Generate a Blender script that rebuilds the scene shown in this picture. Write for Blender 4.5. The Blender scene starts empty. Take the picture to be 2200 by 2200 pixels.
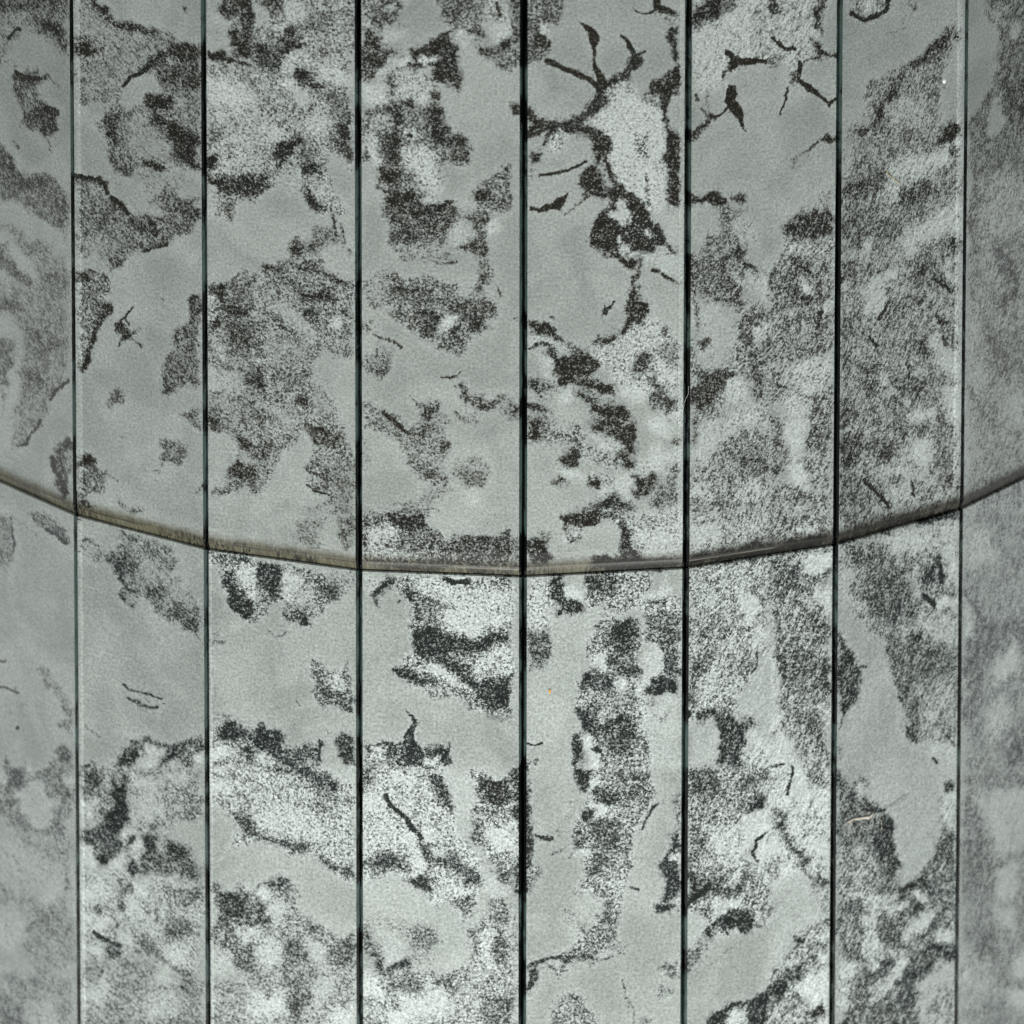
import bpy, math, random
import numpy as np

# ---------------------------------------------------------------- scene, camera, light
scene = bpy.context.scene
COL = scene.collection
R = 0.25                    # column radius to the pane corners, metres
NF = 24                     # facets round the column
ROT, ELEV, DIST, YAW, PITCH, ROLL, FOC, ZJ = (0.0232, 0.3509, 31.4459, 0.0002, 0.0047, 0.0013, 41444.4, 0.1039)
ZB = 1.02                   # height of the joint above the floor
OFF = np.array([0.0, 0.0, ZB - ZJ * R])
CAM = np.array([0, -DIST * math.cos(ELEV), DIST * math.sin(ELEV)]) * R
_e = ELEV + PITCH
FW = np.array([math.sin(YAW) * math.cos(_e), math.cos(YAW) * math.cos(_e), -math.sin(_e)])
_rt = np.array([math.cos(YAW), -math.sin(YAW), 0.0])
_up = np.cross(_rt, FW)
RT = math.cos(ROLL) * _rt + math.sin(ROLL) * _up
UP = -math.sin(ROLL) * _rt + math.cos(ROLL) * _up

cd = bpy.data.cameras.new('camera')
cam = bpy.data.objects.new('camera', cd)
COL.objects.link(cam)
from mathutils import Matrix, Vector
M = Matrix(((RT[0], UP[0], -FW[0], 0), (RT[1], UP[1], -FW[1], 0), (RT[2], UP[2], -FW[2], 0), (0, 0, 0, 1)))
M.translation = Vector(tuple(CAM + OFF))
cam.matrix_world = M
cd.sensor_width = 36.0
cd.lens = FOC / 2200.0 * 36.0
cd.clip_start = 0.1
cd.clip_end = 200.0
cd.dof.use_dof = True
cd.dof.focus_distance = (DIST - 0.98) * R
cd.dof.aperture_fstop = 13.0
scene.camera = cam

world = bpy.data.worlds.new('World')
scene.world = world
world.use_nodes = True
world.node_tree.nodes['Background'].inputs[0].default_value = (0.94, 1.0, 0.98, 1)
world.node_tree.nodes['Background'].inputs[1].default_value = 0.22


def lamp(name, loc, target, size, energy, color):
    l = bpy.data.lights.new(name, 'AREA')
    l.shape = 'RECTANGLE'
    l.size, l.size_y = size
    l.energy = energy
    l.color = color
    o = bpy.data.objects.new(name, l)
    o.location = loc
    o.rotation_euler = (Vector(target) - Vector(loc)).to_track_quat('-Z', 'Y').to_euler()
    COL.objects.link(o)
    return o


lamp('key_light', (0.0, -1.2, 0.12), (0, 0, 0.9), (2.0, 0.4), 34, (0.99, 1.0, 0.975))  # added key lamp, brightens the lower tier most
lamp('top_fill', (-0.4, -1.3, 3.0), (0, -0.2, 1.0), (1.2, 1.2), 7, (1.0, 0.95, 0.86))  # added fill lamp from above, catches the ledges
lamp('side_light', (-1.9, 0.30, 0.0), (-0.15, -0.1, 0.75), (1.2, 1.0), 3.8, (0.95, 1.0, 1.0))  # added lamp giving the far left panes a sheen
lamp('side_light', (1.9, 0.30, 0.0), (0.15, -0.1, 0.75), (1.2, 1.0), 3.8, (0.95, 1.0, 1.0))  # its twin, added for sheen on the far right panes

scene.view_settings.view_transform = 'Standard'
scene.view_settings.look = 'None'
scene.view_settings.exposure = 0.0
scene.view_settings.gamma = 1.0
scene.render.engine = 'CYCLES'
scene.cycles.use_denoising = False

TRACE = '''
C 0 0
P 50 3 2 0,0 51,0 51,48 46,44 40,38 34,30 28,24 20,22 14,20 8,28 5,34 7,42 4,52 0,54
P 68 4 0 0,0 51,0 51,14 30,10 14,6 0,8
P 38 3 2 0,9 20,9 26,14 18,20 10,26 4,33 0,30
P 82 3 0 26,13 36,16 46,20 51,24 51,40 44,32 36,27 29,22
L 88 .9 .6 6,28 9,24 12,21 15,22
P 66 1.2 0 8,48 11,50 14,56 19,55 21,51 24,54 27,52 31,50 32,56 38,58 37,62 32,63 28,66 30,72 36,76 38,80 41,86 40,98 37,104 32,103 28,100 24,96 20,94 17,95 15,98 16,92 17,86 14,80 11,74 10,68 7,66 10,63 9,56
P 42 3 2 18,65 25,67 27,76 23,84 18,80
P 80 2 0 28,80 36,79 40,88 38,98 32,98 26,90
L 78 1.6 1 12,55 20,58 30,59
L 65 .5 .5 35,104 37,110
L 60 .5 .5 36,112 38,116
L 65 .6 .6 10,106 14,112
L 45 .8 1 38,59 46,65
P 58 2.5 0 0,106 4,110 7,117 10,123 13,128 20,132 28,132 36,132 42,134 46,140 51,146 51,182 48,180 45,172 42,170 38,166 30,165 26,164 22,158 14,154 8,150 0,150
P 72 4 0 0,110 5,114 9,124 14,132 24,134 34,134 36,140 24,144 12,142 6,136 0,132
P 72 4 0 40,148 51,148 51,170 44,164 40,156
P 48 3 0 0,160 6,166 12,168 18,174 26,180 34,184 40,190 44,193 22,193 16,188 10,180 4,172 0,168
P 60 1.5 0 0,181 5,185 8,193 0,193
P 50 1.5 2 56,0 69,0 73,7 78,4 84,12 90,16 100,18 110,20 120,22 127,26 133,31 140,34 151,31 151,128 144,128 140,131 135,124 128,120 124,128 118,130 112,126 106,126 100,130 94,132 88,128 84,120 80,112 82,104 78,98 73,93 78,86 82,82 86,80 84,78 72,80 60,78 56,76
P 38 4 3 58,4 68,4 72,14 84,20 100,24 110,34 96,34 78,30 62,26
P 40 4 2 78,46 102,42 112,46 98,56 82,58
P 46 4 2 60,50 80,48 90,56 88,66 82,76 66,78 58,76
P 0 1.2 0 94,65 100,59 106,57 112,54 115,53 118,58 119,64 119,72 112,73 108,76 106,80 98,81 93,79 92,72
L 80 2 2 70,4 78,10 86,16 96,18 106,24 116,26
P 88 2.5 0 56,30 62,28 70,33 75,36 73,39 64,42 56,43
P 80 3 0 106,52 114,46 120,42 128,36 138,34 151,33 151,50 140,46 130,46 122,48 114,52
P 72 3 0 122,52 134,47 151,50 151,70 142,70 132,68 128,64 120,60
L 86 1.2 1 93,65 98,59 105,56 112,51
P 86 2 0 108,74 116,73 124,74 130,72 132,78 128,83 120,84 112,82
P 68 3 0 126,60 132,64 134,74 128,72 120,70 120,62
P 86 4 0 116,84 130,90 140,96 151,104 151,128 142,126 136,118 130,108 122,98 112,90
P 50 3 2 132,70 151,72 151,98 140,92 132,84
P 28 4 1 94,94 104,94 112,100 120,104 128,112 132,120 124,119 114,117 104,112 96,106
P 75 2.5 0 73,93 80,86 90,84 96,86 92,92 88,98 90,106 88,114 84,110 80,100
P 84 2 0 106,120 116,121 124,124 130,128 122,132 118,130 112,126
P 66 2.5 0 82,118 92,116 98,122 100,130 94,132 88,126
P 60 1.5 1 56,131 66,132 74,129 80,133 84,138 81,142 80,148 86,152 92,156 97,162 100,164 108,162 116,164 122,162 118,156 112,152 118,148 124,140 130,138 140,146 146,148 151,148 151,166 146,172 140,178 132,180 126,184 118,188 108,190 96,193 56,193 56,176 62,174 58,168 56,160
P 32 3 1 100,130 112,128 126,134 140,132 138,144 126,140 118,150 110,148 104,140
L 84 1.5 1.5 56,132 62,133 70,134 78,138 81,146
L 82 1.5 1.5 84,150 90,156 96,161
P 76 3 0 100,166 110,166 120,170 124,178 114,180 104,174
P 36 3 2 62,180 80,176 92,184 80,190 66,190
P 36 3 2 64,142 76,142 78,150 68,150
P 72 3 0 130,150 146,150 151,164 140,166 132,160
L 72 1.2 1 126,184 118,188 108,190
B 75 1 0 140 8 2 2.8 0
P 76 1.5 0 165,0 193,0 193,46 178,42 174,34 173,26 176,20 170,16 166,12 165,6
P 40 2 4 170,14 178,12 180,22 174,22
P 95 1.5 0 156,38 162,37 170,41 178,44 186,48 193,49 193,53 184,52 174,50 164,47 156,46
P 42 2 7 156,47 170,50 193,54 193,150 188,149 182,150 178,158 176,164 172,166 166,163 156,162
P 18 4 10 156,60 170,58 185,65 190,75 180,84 166,82 156,74
P 55 4 3 160,49 193,55 193,62 176,58
P 86 4 0 156,132 166,134 176,136 193,130 193,148 184,150 174,146 164,144 156,142
P 60 3 2 156,100 170,98 172,104 164,108 156,107
P 88 2 0 156,118 164,118 164,128 156,130
P 60 2 0 166,150 178,150 176,164 170,165
P 8 2 3 157,140 162,140 163,160 157,160
C 550 0
P 50 1.5 6 0,0 73,0 73,130 70,134 68,126 64,118 60,114 54,120 54,128 58,136 62,146 66,156 70,160 64,164 56,163 48,162 42,160 36,154 32,148 24,146 20,132 12,138 6,146 0,152
P 0 1.5 2 0,2 6,5 8,10 6,16 0,18
P 72 3 0 4,2 22,0 26,8 20,12 8,8
P 25 3 8 22,0 36,4 44,10 36,14 28,20 22,12
P 12 2 9 13,22 24,22 26,28 14,28
P 15 2 10 48,48 62,48 72,56 73,66 62,62 54,58 50,54
P 20 3 10 20,56 30,58 28,64 36,66 24,72 14,66
P 0 1.5 4 27,70 36,68 43,70 43,74 38,77 32,78 27,74
P 22 4 9 38,90 56,80 54,92 50,102 38,100
P 25 4 9 0,96 14,98 22,104 10,108 0,104
P 30 4 9 20,44 36,38 46,46 32,52 20,52
P 76 4 0 0,30 14,34 20,42 12,50 0,46
P 76 3 0 26,22 34,28 24,36 16,34
P 93 1.5 0 34,29 37,32 28,38 20,44 14,50 12,48 20,40 28,33
P 90 1.5 0 29,54 36,55 42,60 48,64 52,66 46,67 40,63 32,62
P 84 3 0 60,92 68,90 72,98 70,106 64,102
P 74 3 0 58,104 73,100 73,122 68,122 62,114
P 62 3 2 52,68 66,66 72,76 66,92 56,86
P 85 2.5 0 10,112 20,106 30,104 36,108 30,112 22,118 20,128 14,130 14,120
P 82 2.5 0 33,122 42,122 52,124 48,130 38,132 33,128
P 66 3 0 30,112 44,110 48,120 36,124
P 88 2 0 0,128 6,132 8,140 2,146 0,146
P 82 2.5 0 35,138 39,138 41,144 46,150 52,156 46,160 38,152
P 66 3 0 38,8 52,10 56,18 44,20 38,16
P 18 3 6 42,140 52,138 56,148 48,150
P 0 2 0 54,118 62,117 68,128 73,138 73,158 66,158 62,146 58,134
P 28 3 4 20,130 32,126 34,136 26,142
P 12 2 3 24,136 34,136 34,146 26,146
P 48 2 0 44,170 52,172 58,168 60,176 66,178 64,184 56,184 48,192 26,192 24,182 32,178 40,182 46,180 44,174
P 74 2 0 24,184 34,178 40,186 36,193 28,193
L 66 1 .8 58,164 60,178
L 62 .8 .8 64,170 66,182
L 60 .8 .8 66,186 72,191
P 62 2 0 42,180 54,181 50,188 42,188
P 70 2 1 79,0 110,0 111,10 106,18 100,20 95,18 92,22 88,24 88,18 80,18 79,16
P 15 2 6 98,8 106,7 104,11 98,11
P 50 3 4 80,2 92,4 90,14 80,14
P 72 2 1 80,18 86,20 88,24 94,28 96,34 106,36 109,38 106,42 102,44 102,48 94,52 90,56 88,60 80,60 79,30
P 12 2 8 82,16 87,18 86,22 80,20
P 5 2 6 92,24 104,20 110,24 108,30 98,32 94,29
P 86 1.5 0 116,38 124,32 134,28 140,26 146,28 150,32 150,40 152,48 154,60 154,70 148,66 140,64 132,66 130,62 134,58 134,52 126,50 112,52 104,54 108,50 116,48
L 70 1.5 1.5 140,26 148,24 156,26
P 38 2 8 98,56 110,54 128,54 132,60 130,70 120,78 108,76 100,78 98,70
P 68 3 2 99,58 104,56 106,68 100,72
P 5 1.5 10 120,44 130,42 138,44 136,47 122,48
P 5 1.5 10 102,46 112,42 116,46 110,50 104,51
P 5 1.5 10 90,56 98,50 102,52 96,58
P 5 2 10 80,62 90,64 97,66 97,78 88,80 82,76 79,70
P 5 2 7 122,72 130,68 132,76 126,80 120,78
P 86 1.5 0 130,70 138,71 138,78 134,80 130,76
P 60 1.5 3 79,84 88,80 100,78 114,75 122,80 134,80 138,78 141,88 143,97 152,100 159,103 162,110 164,113 161,122 154,126 146,122 142,128 140,140 136,148 126,152 118,154 140,152 150,157 160,168 148,176 140,190 130,193 104,190 100,184 104,176 100,168 96,164 97,154 98,146 90,140 90,132 96,124 90,120 86,124 79,124
P 72 2.5 1 97,156 112,154 126,158 136,156 146,155 154,160 152,168 142,176 126,180 112,186 102,184 104,172 98,164
P 90 1.5 0 116,160 128,156 140,152 148,155 138,160 124,162
P 86 2 0 98,82 108,82 110,92 102,96 98,90
P 80 2 0 108,76 120,76 122,82 112,84
P 82 2.5 0 130,80 140,82 142,104 134,108 130,100
P 80 2.5 0 142,104 152,102 160,106 154,112 144,110
P 80 2.5 0 92,104 108,102 109,118 104,124 96,114
P 86 2 0 96,124 106,126 112,134 104,140 94,134
P 86 2.5 0 98,144 112,146 124,146 126,154 110,156 98,152
P 74 2.5 0 148,112 162,112 160,120 150,116
P 28 3 10 110,112 128,110 138,118 140,130 138,142 130,148 126,140 118,130 110,122
P 10 2 10 86,106 91,106 92,116 96,122 92,126 88,118
P 40 3 5 82,88 96,88 98,98 86,100
P 30 3 8 80,102 90,102 88,112 80,112
B 10 1 10 117 103 6 4 0
B 85 1 0 116 103 3 1.8 0
P 15 2 7 138,140 142,134 142,148 134,152 128,156
P 58 2 4 139,0 175,0 176,8 174,16 172,22 168,26 158,28 150,28 146,18 140,12
P 68 3 1 139,0 156,0 165,4 156,14 148,16 140,12
P 15 2 7 152,22 160,20 160,32 154,32
P 74 2 0 158,22 172,22 174,30 166,30
P 66 1.5 1 164,32 178,34 186,31 193,28 193,54 186,52 178,48 170,44 166,38
P 88 2 0 184,31 193,29 193,36 186,36
P 40 2 7 176,0 186,0 184,10 190,8 193,12 193,18 180,18 176,14
L 75 1 1 182,2 184,12
P 10 2 8 176,20 193,18 193,28 180,31
P 62 1.5 3 193,120 186,122 178,130 170,136 166,142 165,150 164,156 160,164 166,170 176,172 178,162 184,156 188,160 193,156
P 84 2 0 166,142 174,142 178,144 172,150 165,148
P 68 1.5 1 158,168 170,162 180,166 178,174 172,178 176,186 172,192 160,190 150,186 144,186 150,184 166,180 164,172
P 14 2.5 6 144,176 156,168 161,178 150,184
P 6 2 9 172,172 184,166 186,172 178,178
P 35 3 2 104,186 130,184 150,190 150,193 104,193
C 1100 0
P 66 1.5 2 -2,0 38,0 37,12 36,20 32,22 29,30 27,36 24,44 16,45 5,50 -2,52
P 5 1.5 9 20,20 30,19 30,28 24,28
P 42 2 6 12,2 20,4 18,12 12,14
P 90 2 0 16,30 28,30 26,36 18,36
P 60 2 2 -2,34 5,30 5,48 -2,52
P 90 .8 0 48,14 54,18 60,20 65,25 66,30 64,36 62.5,44 66,52 70,58 74,66 66,66 63,58 61,50 61.5,40 60,32 57,25 52,19
L 88 1.8 1 26,46 36,50 48,55 58,60 66,67
L 88 4.0249999999999995 1.5 4,82 12,86 18,90 28,94 40,94 50,89 58,82 64,76 68,70
L 88 3.4499999999999997 1.5 11,100 22,96 36,98 48,97 58,101 66,104
L 84 4.6 1.5 68,70 76,64 86,58 90,50 93,44
L 88 1.6 .8 93,44 91,38 88,33
L 88 .9 .6 88,33 85,29 81,27
L 85 .8 .6 93,41 100,38
L 90 1.5 1 92,46 97,46
P 84 1.5 0 98,74 104,66 112,60 118,56 121,50 126,46 126,68 120,72 108,73
P 82 1.5 0 110,70 120,68 126,70 119,80 117,90 121,98 126,101 126,110 118,112 118,104 113,96 112,84
P 88 1.5 0 117,104 126,104 126,154 118,156 117,140 115,124 116,112
P 86 1.5 0 28,96 36,98 34,106 30,108 26,111 23,109 27,103
P 40 1.5 10 34,100 44,100 42,108 34,114 26,112
P 90 1.2 0 57,102 66,102 73,104 74,110 72,118 68,120 62,124 58,122 60,112
P 84 1.2 0 54,128 60,124 66,126 68,132 70,140 76,142 84,144 82,150 72,148 62,150 54,146 48,140 52,134
L 86 3.4499999999999997 1.5 71,108 74,120 76,132 82,142 88,150 94,156 102,164
P 82 1.5 2 72,146 80,142 88,146 94,154 100,160 105,166 108,172 114,178 120,182 124,190 124,193 70,193 64,186 60,178 62,168 66,160 72,158
P 0 1.5 6 78,150 84,152 85,160 84,168 78,168 74,164 78,158
P 86 2 0 62,170 70,166 76,170 78,180 74,186 68,186 62,180
P 5 1 10 78,180 82,180 81,184 78,184
P 8 1.2 8 81,184 88,188 96,193 82,193
P 15 2 6 108,186 116,186 120,193 108,193
P 8 1 8 100,176 104,176 104,180 100,180
P 92 .8 0 25,154 30,154 34,150 40,149 42,146 43,148 40,154 37,158 39,162 36,159 30,158 22,160 14,159 14,155 20,157
L 62 .6 .6 40,161 48,157 56,151 60,148
P 82 .8 0 53,150 57,147 58,152 54,153
L 88 .9 .8 22,133 30,131 40,128 48,126 55,122
P 80 2 0 12,116 18,114 22,113 24,116 18,122 12,125
P 45 2 3 12,124 16,130 14,140 12,142
P 88 .8 0 90,4 96,7 102,9 107,8 108,0 112,0 114,3 118,5 124,8 126,12 122,12 116,10 110,9 104,11 98,10 94,8
P 50 2 4 112,8 126,10 126,20 120,16
P 86 1.2 0 119,22 124,20 126,22 126,48 122,44 121,36 119,30
P 20 1.5 10 70,77 78,72 88,70 96,74 104,77 110,80 112,90 112,98 115,106 116,112 114,120 114,130 116,142 117,156 110,162 104,160 98,154 90,148 84,140 78,134 76,124 75,114 74,106 66,100 59,92 63,86
P 58 1.5 8 94,104 102,102 103,116 100,122 96,114
L 60 1.3 1 102,132 102,142 103,154
L 60 1.2 1 92,102 98,112
P 40 2 8 72,68 82,64 94,64 94,72 84,73 74,75
P 55 2 6 96,74 108,74 112,82 104,80
P 0 1.2 2 120,76 127,70 127,98 122,96 118,88
P 4 1.5 4 108,168 120,160 127,158 127,186 120,178 112,172
P 15 2 6 119,152 127,154 127,160 120,160
P 26 1.5 9 135,0 193,0 193,46 184,44 176,48 170,52 168,56 160,58 158,64 152,70 144,72 135,66
P 90 3 0 135,4 142,2 150,0 160,4 156,9 150,13 144,16 136,20
P 62 3 3 150,0 178,0 170,7 156,11
P 45 2.5 7 176,8 193,4 193,40 184,42 180,30 186,20
P 12 2 10 160,14 172,12 172,20 160,18
P 14 2.5 9 135,24 152,22 156,34 146,44 135,42
L 82 2 1.2 163,40 168,46 174,48 184,46 193,46
L 82 2.4 1.5 170,50 163,54 159,60
P 90 .8 0 163,65 169,65 170,69 169,76 173,82 175,88 175,96 176,102 173,98 170,90 165,84 161,78 162,72
P 5 1 9 161,66 164,66 164,70 161,72
P 84 1 0 137,70 140,70 140,77 137,77
P 62 1 0 146,70 148,72 148,80 146,82
P 90 1.2 0 134,98 142,94 147,84 152,87 146,95 138,102 134,105
L 84 .7 .5 152,88 158,85 162,82
L 60 .8 .6 142,82 146,86
P 90 1.2 0 134,147 144,150 152,145 158,146 162,150 160,156 152,156 144,155 134,154
P 56 1.5 3 152,156 160,152 168,157 175,160 172,166 169,174 172,186 174,193 134,193 136,190 142,188 144,178 144,172 148,176 156,176 158,166 157,160
P 0 1.2 2 135,158 148,156 156,160 158,168 158,174 150,174 146,170 144,176 140,184 136,186
P 84 1.5 0 164,147 170,145 174,148 174,156 170,152 165,148
P 30 3 5 170,170 180,164 186,176 178,184 172,180
P 82 2 0 168,188 176,186 176,193 166,193
C 1650 0
P 34 1.5 8 0,0 52,0 44,8 40,14 42,20 42,26 36,30 40,34 46,40 52,36 52,42 44,42 38,42 30,46 26,48 24,52 24,60 16,64 14,58 14,52 10,48 0,48
P 70 2 2 0,0 10,0 8,10 4,16 0,14
P 78 2 0 36,4 44,0 42,8 39,14 41,20 43,22 40,28 34,22 34,12
P 80 1.5 0 32,28 38,32 42,38 46,40 52,37 52,42 42,42 34,40
P 2 1 6 33,22 39,22 38,27 32,27
L 78 1.3 1 4,29 8,33 14,38 20,36
P 78 1.5 0 24,46 32,42 38,42 36,46 28,48
L 76 1.8 1 24,46 24,56
P 62 1.5 3 14,58 22,56 26,60 16,64
L 84 1.2 .8 23,60 30,65 38,71 46,79 51,75
L 84 .9 .6 14,66 13,72 11,78
L 84 .5 .5 11,78 9,82 7,87
P 55 2 4 0,42 10,40 10,48 0,50
L 70 .7 .6 38,44 43,50
P 82 1 0 40,105 44,103 51,103 51,106 44,107
L 72 1 .8 38,107 32,112 26,116 18,120
L 30 3 4 30,116 16,124
P 34 4 3 40,142 51,140 51,193 10,193 8,180 10,170 20,164 30,158 38,150
P 78 3 0 10,172 22,162 34,158 44,156 51,160 51,176 40,178 26,180 14,180
P 52 2 8 14,182 40,180 51,180 51,193 10,193
P 50 1.5 5 60,0 98,0 94,6 84,12 74,16 70,16 64,12 62,8
P 18 2 8 70,0 84,0 80,8 72,8
L 82 1.4 1 62,10 66,12 72,15 82,12 90,8 98,0
P 62 1.5 2 106,0 112,4 114,8 110,12 108,6
L 45 .6 .6 104,12 102,18
L 35 .6 .8 106,20 96,24 88,25
P 54 2 4 147,20 140,20 134,24 128,30 120,38 112,46 104,52 96,54 90,58 80,60 74,64 72,72 74,80 70,84 74,90 66,94 56,97 56,193 147,193
P 5 3 1 138,30 147,30 147,88 136,92 130,90 131,70 134,52
P 25 4 2 56,98 64,100 66,116 60,132 56,134
P 84 2 0 130,26 136,24 134,32 126,40 116,46 108,52 100,54 104,50 114,42 122,36
P 80 3 0 96,64 102,58 100,70 90,78 88,88 82,90 78,98 70,102 66,100 76,94 82,82 86,72
P 82 2 0 132,98 140,94 147,92 147,102 138,106 130,110
P 86 1.2 0 140,27 147,27 147,30 140,31
P 66 3 1 118,42 134,36 132,44 122,52
P 34 4 5 90,80 106,74 118,76 124,86 120,96 104,96 92,96
P 30 3 9 88,132 92,122 110,116 130,110 147,106 147,120 130,128 110,140 98,146 90,150 78,150 78,140
P 72 4 1 66,136 84,128 90,134 80,148 66,150 58,146 58,138
P 72 4 1 100,140 122,138 124,146 116,154 104,156 98,150
P 72 2 0 138,112 144,114 144,120 138,120
P 22 4 9 100,178 116,166 136,154 147,150 147,176 132,176 116,184 104,193 96,193
P 78 2.5 0 136,182 147,180 147,193 134,193
P 64 4 2 56,160 70,156 84,162 100,166 92,178 76,186 56,190
P 12 2 8 70,182 76,180 78,190 72,193
P 56 2 1 152,90 158,80 164,68 168,60 172,50 173,36 170,28 166,22 164,10 160,0 193,0 193,193 152,193
P 5 2 2 167,80 172,70 178,90 174,104 170,108 166,98
P 5 2 4 182,20 190,18 188,26 184,28
P 30 3 4 166,4 176,4 176,20 168,22
P 72 4 0 176,60 193,50 193,90 180,90
P 40 4 4 160,140 176,130 193,150 193,170 176,180 166,193 160,170
C 0 550
P 62 2 0 0,0 8,0 14,8 20,14 27,21 29,24 26,28 20,26 14,20 8,14 3,10 0,10
P 44 2.5 0 20,0 51,0 52,12 52,92 44,100 38,108 36,118 32,124 28,130 22,140 12,146 8,146 10,132 12,122 14,110 16,96 14,86 16,74 20,62 10,52 4,44 2,30 10,22 18,26 28,27 30,18 26,8
P 40 3 2 0,12 8,16 16,24 10,26 0,26
P 62 4 0 30,16 40,12 52,14 52,24 40,26 34,22
P 66 4 0 0,28 10,30 14,40 8,44 0,38
P 62 4 0 22,56 36,52 46,62 42,74 30,78 20,74 18,64
P 66 4 0 16,88 28,84 36,90 30,102 20,106 15,100
L 72 1.2 1.2 52,94 46,98 40,103 38,108
L 70 1 .8 30,124 26,132 20,141 14,144
P 4 2 0 3,46 8,48 12,54 14,62 10,66 4,58 2,52
P 58 2 0 0,58 4,62 10,66 12,72 10,84 6,92 4,100 0,100
L 45 1 1 2,102 3,120
L 30 1 1 6,100 4,110
P 70 1.5 0 53,137 46,136 40,142 37,148 36,156 39,162 42,170 47,178 50,186 53,184
P 52 2 3 53,144 48,146 46,154 50,162 53,166
L 84 1.2 1.2 38,152 42,162 47,172 50,178
P 62 1.5 4 57,12 64,10 72,10 78,13 82,16 85,18 84,26 81,29 80,36 82,40 79,44 80,48 76,54 73,62 71,72 69,80 66,85 64,88 61,84 59,78 58,70 57,60
P 80 2 0 58,12 66,11 68,17 60,18
P 84 1.2 0 80,33 83,40 79,46 76,54 72,62 70,72 68,80 64,87 61,82 62,78 66,74 68,66 72,54 76,44 77,38
P 58 1 3 62,0 70,0 66,3
P 66 1.2 0 78,0 95,0 92,5 89,8 86,9 83,8 82,4
L 74 .8 .6 100,37 96,42 94,46 90,50
L 80 1.2 .8 88,51 92,54
P 72 1.2 2 87,50 92,48 96,50 100,54 106,53 107,56 102,58 100,61 105,65 106,69 102,66 98,62 96,66 92,66 90,60
L 70 .6 .6 95,46 98,52
L 65 .6 .6 92,64 90,68
L 66 .6 .6 99,62 106,69
L 55 .8 .8 121,33 123,33
P 62 1.2 1 151,30 145,29 141,35 140,42 143,48 139,52 134,55 130,58 128,65 131,69 128,74 124,78 122,88 120,95 123,103 125,107 130,106 134,101 141,99 151,97
P 70 1.5 0 151,30 145,30 141,36 142,44 148,50 151,50
P 54 1.5 0 85,100 90,100 94,104 92,110 86,112 82,118 80,114 82,106
P 60 1 0 129,118 137,118 144,115 151,115 151,134 146,131 140,125 135,122
P 56 1.5 0 120,136 126,135 132,141 138,142 141,150 140,156 134,160 128,156 122,158 120,154 122,148 119,142
P 58 1 0 115,163 120,160 122,164 118,167
P 66 .8 0 148,170 152,170 152,180 149,176
L 55 .8 .8 92,136 95,136
P 56 2 3 57,148 66,148 72,153 74,160 78,164 82,170 80,180 72,180 66,182 60,180 57,176
P 82 2 0 58,152 68,150 72,156 64,160 58,158
P 84 2 0 60,182 68,184 74,190 64,190
P 62 1.5 0 88,180 94,190 106,186 112,192 100,193 88,190
L 45 .8 1 80,164 90,172
P 58 1.5 2 156,22 162,24 170,22 176,16 186,13 193,15 193,136 186,138 182,142 183,150 183,158 193,160 193,178 188,178 184,174 178,178 172,180 166,178 160,178 157,176 160,172 166,172 170,168 168,160 172,154 180,154 182,148 182,140 176,136 168,134 160,132 156,126 156,112 158,100 156,80
P 5 2 3 156,84 164,86 166,96 160,102 156,98
P 30 3 3 160,92 176,84 190,90 193,104 176,104 164,106
P 86 2.5 0 158,24 168,24 170,32 160,34
P 86 3 0 168,34 182,34 190,36 184,42 172,42
P 84 2.5 0 162,44 168,48 164,54 160,50
P 40 3 8 156,30 164,34 160,56 156,56
P 75 4 0 176,50 190,52 193,70 180,72 172,60
P 40 3 5 160,60 172,66 170,80 160,82
P 48 4 2 156,104 176,108 190,118 180,124 164,118
P 68 4 0 180,86 193,90 193,104 186,100
P 72 3 0 158,120 168,122 164,130 158,128
P 76 3 0 170,156 182,154 193,162 193,176 180,172 170,166
P 72 2 0 182,138 193,138 193,154 184,150
C 550 550
P 52 1.5 4 0,12 6,6 16,4 18,0 51,0 50,8 56,13 66,16 74,18 74,76 68,78 62,76 56,74 50,76 44,80 42,86 40,92 50,100 56,104 60,110 60,118 64,124 70,130 72,140 74,146 74,193 48,193 56,180 48,178 40,174 38,166 46,166 38,160 42,154 44,146 40,136 36,132 30,140 20,152 16,160 8,168 6,176 2,178 0,180
P 6 1.5 1 52,0 74,0 74,14 60,12 54,8
P 78 2 0 4,7 16,8 28,12 36,16 28,15 16,12 6,13
P 72 2.5 1 26,2 48,2 50,12 36,12
P 84 1.5 0 50,11 58,16 66,18 69,22 64,23 56,17
P 82 3 0 32,26 50,26 62,24 58,32 44,34 34,34
P 62 4 2 6,14 30,16 60,22 60,28 40,24 20,26
P 22 4 3 14,36 26,40 36,46 44,56 40,62 28,54 18,46
P 84 2.5 0 38,40 46,40 44,46 42,50 38,48
P 86 1.2 0 53,40 58,41 57,43 53,42
P 76 3 0 60,40 68,38 72,44 66,46
P 12 2 9 56,46 64,44 66,50 62,54 56,50
L 74 2 2 10,44 20,51 28,58
L 66 3 3 0,52 5,62 8,72
P 38 4 2 10,58 30,64 40,74 38,82 20,76 10,70
P 85 3 0 0,80 5,88 8,96 7,106 2,100 0,96
P 60 4 2 10,78 30,84 36,92 26,100 12,96
P 86 2 0 30,110 35,105 40,106 41,112 38,116 32,113
P 32 3 1 42,94 56,104 58,116 50,122 44,110
P 66 4 0 0,116 8,118 10,124 4,128 0,126
P 70 4 0 0,144 10,140 14,146 8,154 0,156
P 30 3 2 14,118 30,118 34,126 20,132
P 70 3 0 40,128 52,130 62,132 70,136 66,146 56,144 46,144 40,136
L 84 1 .8 42,130 50,131 54,134
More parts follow.
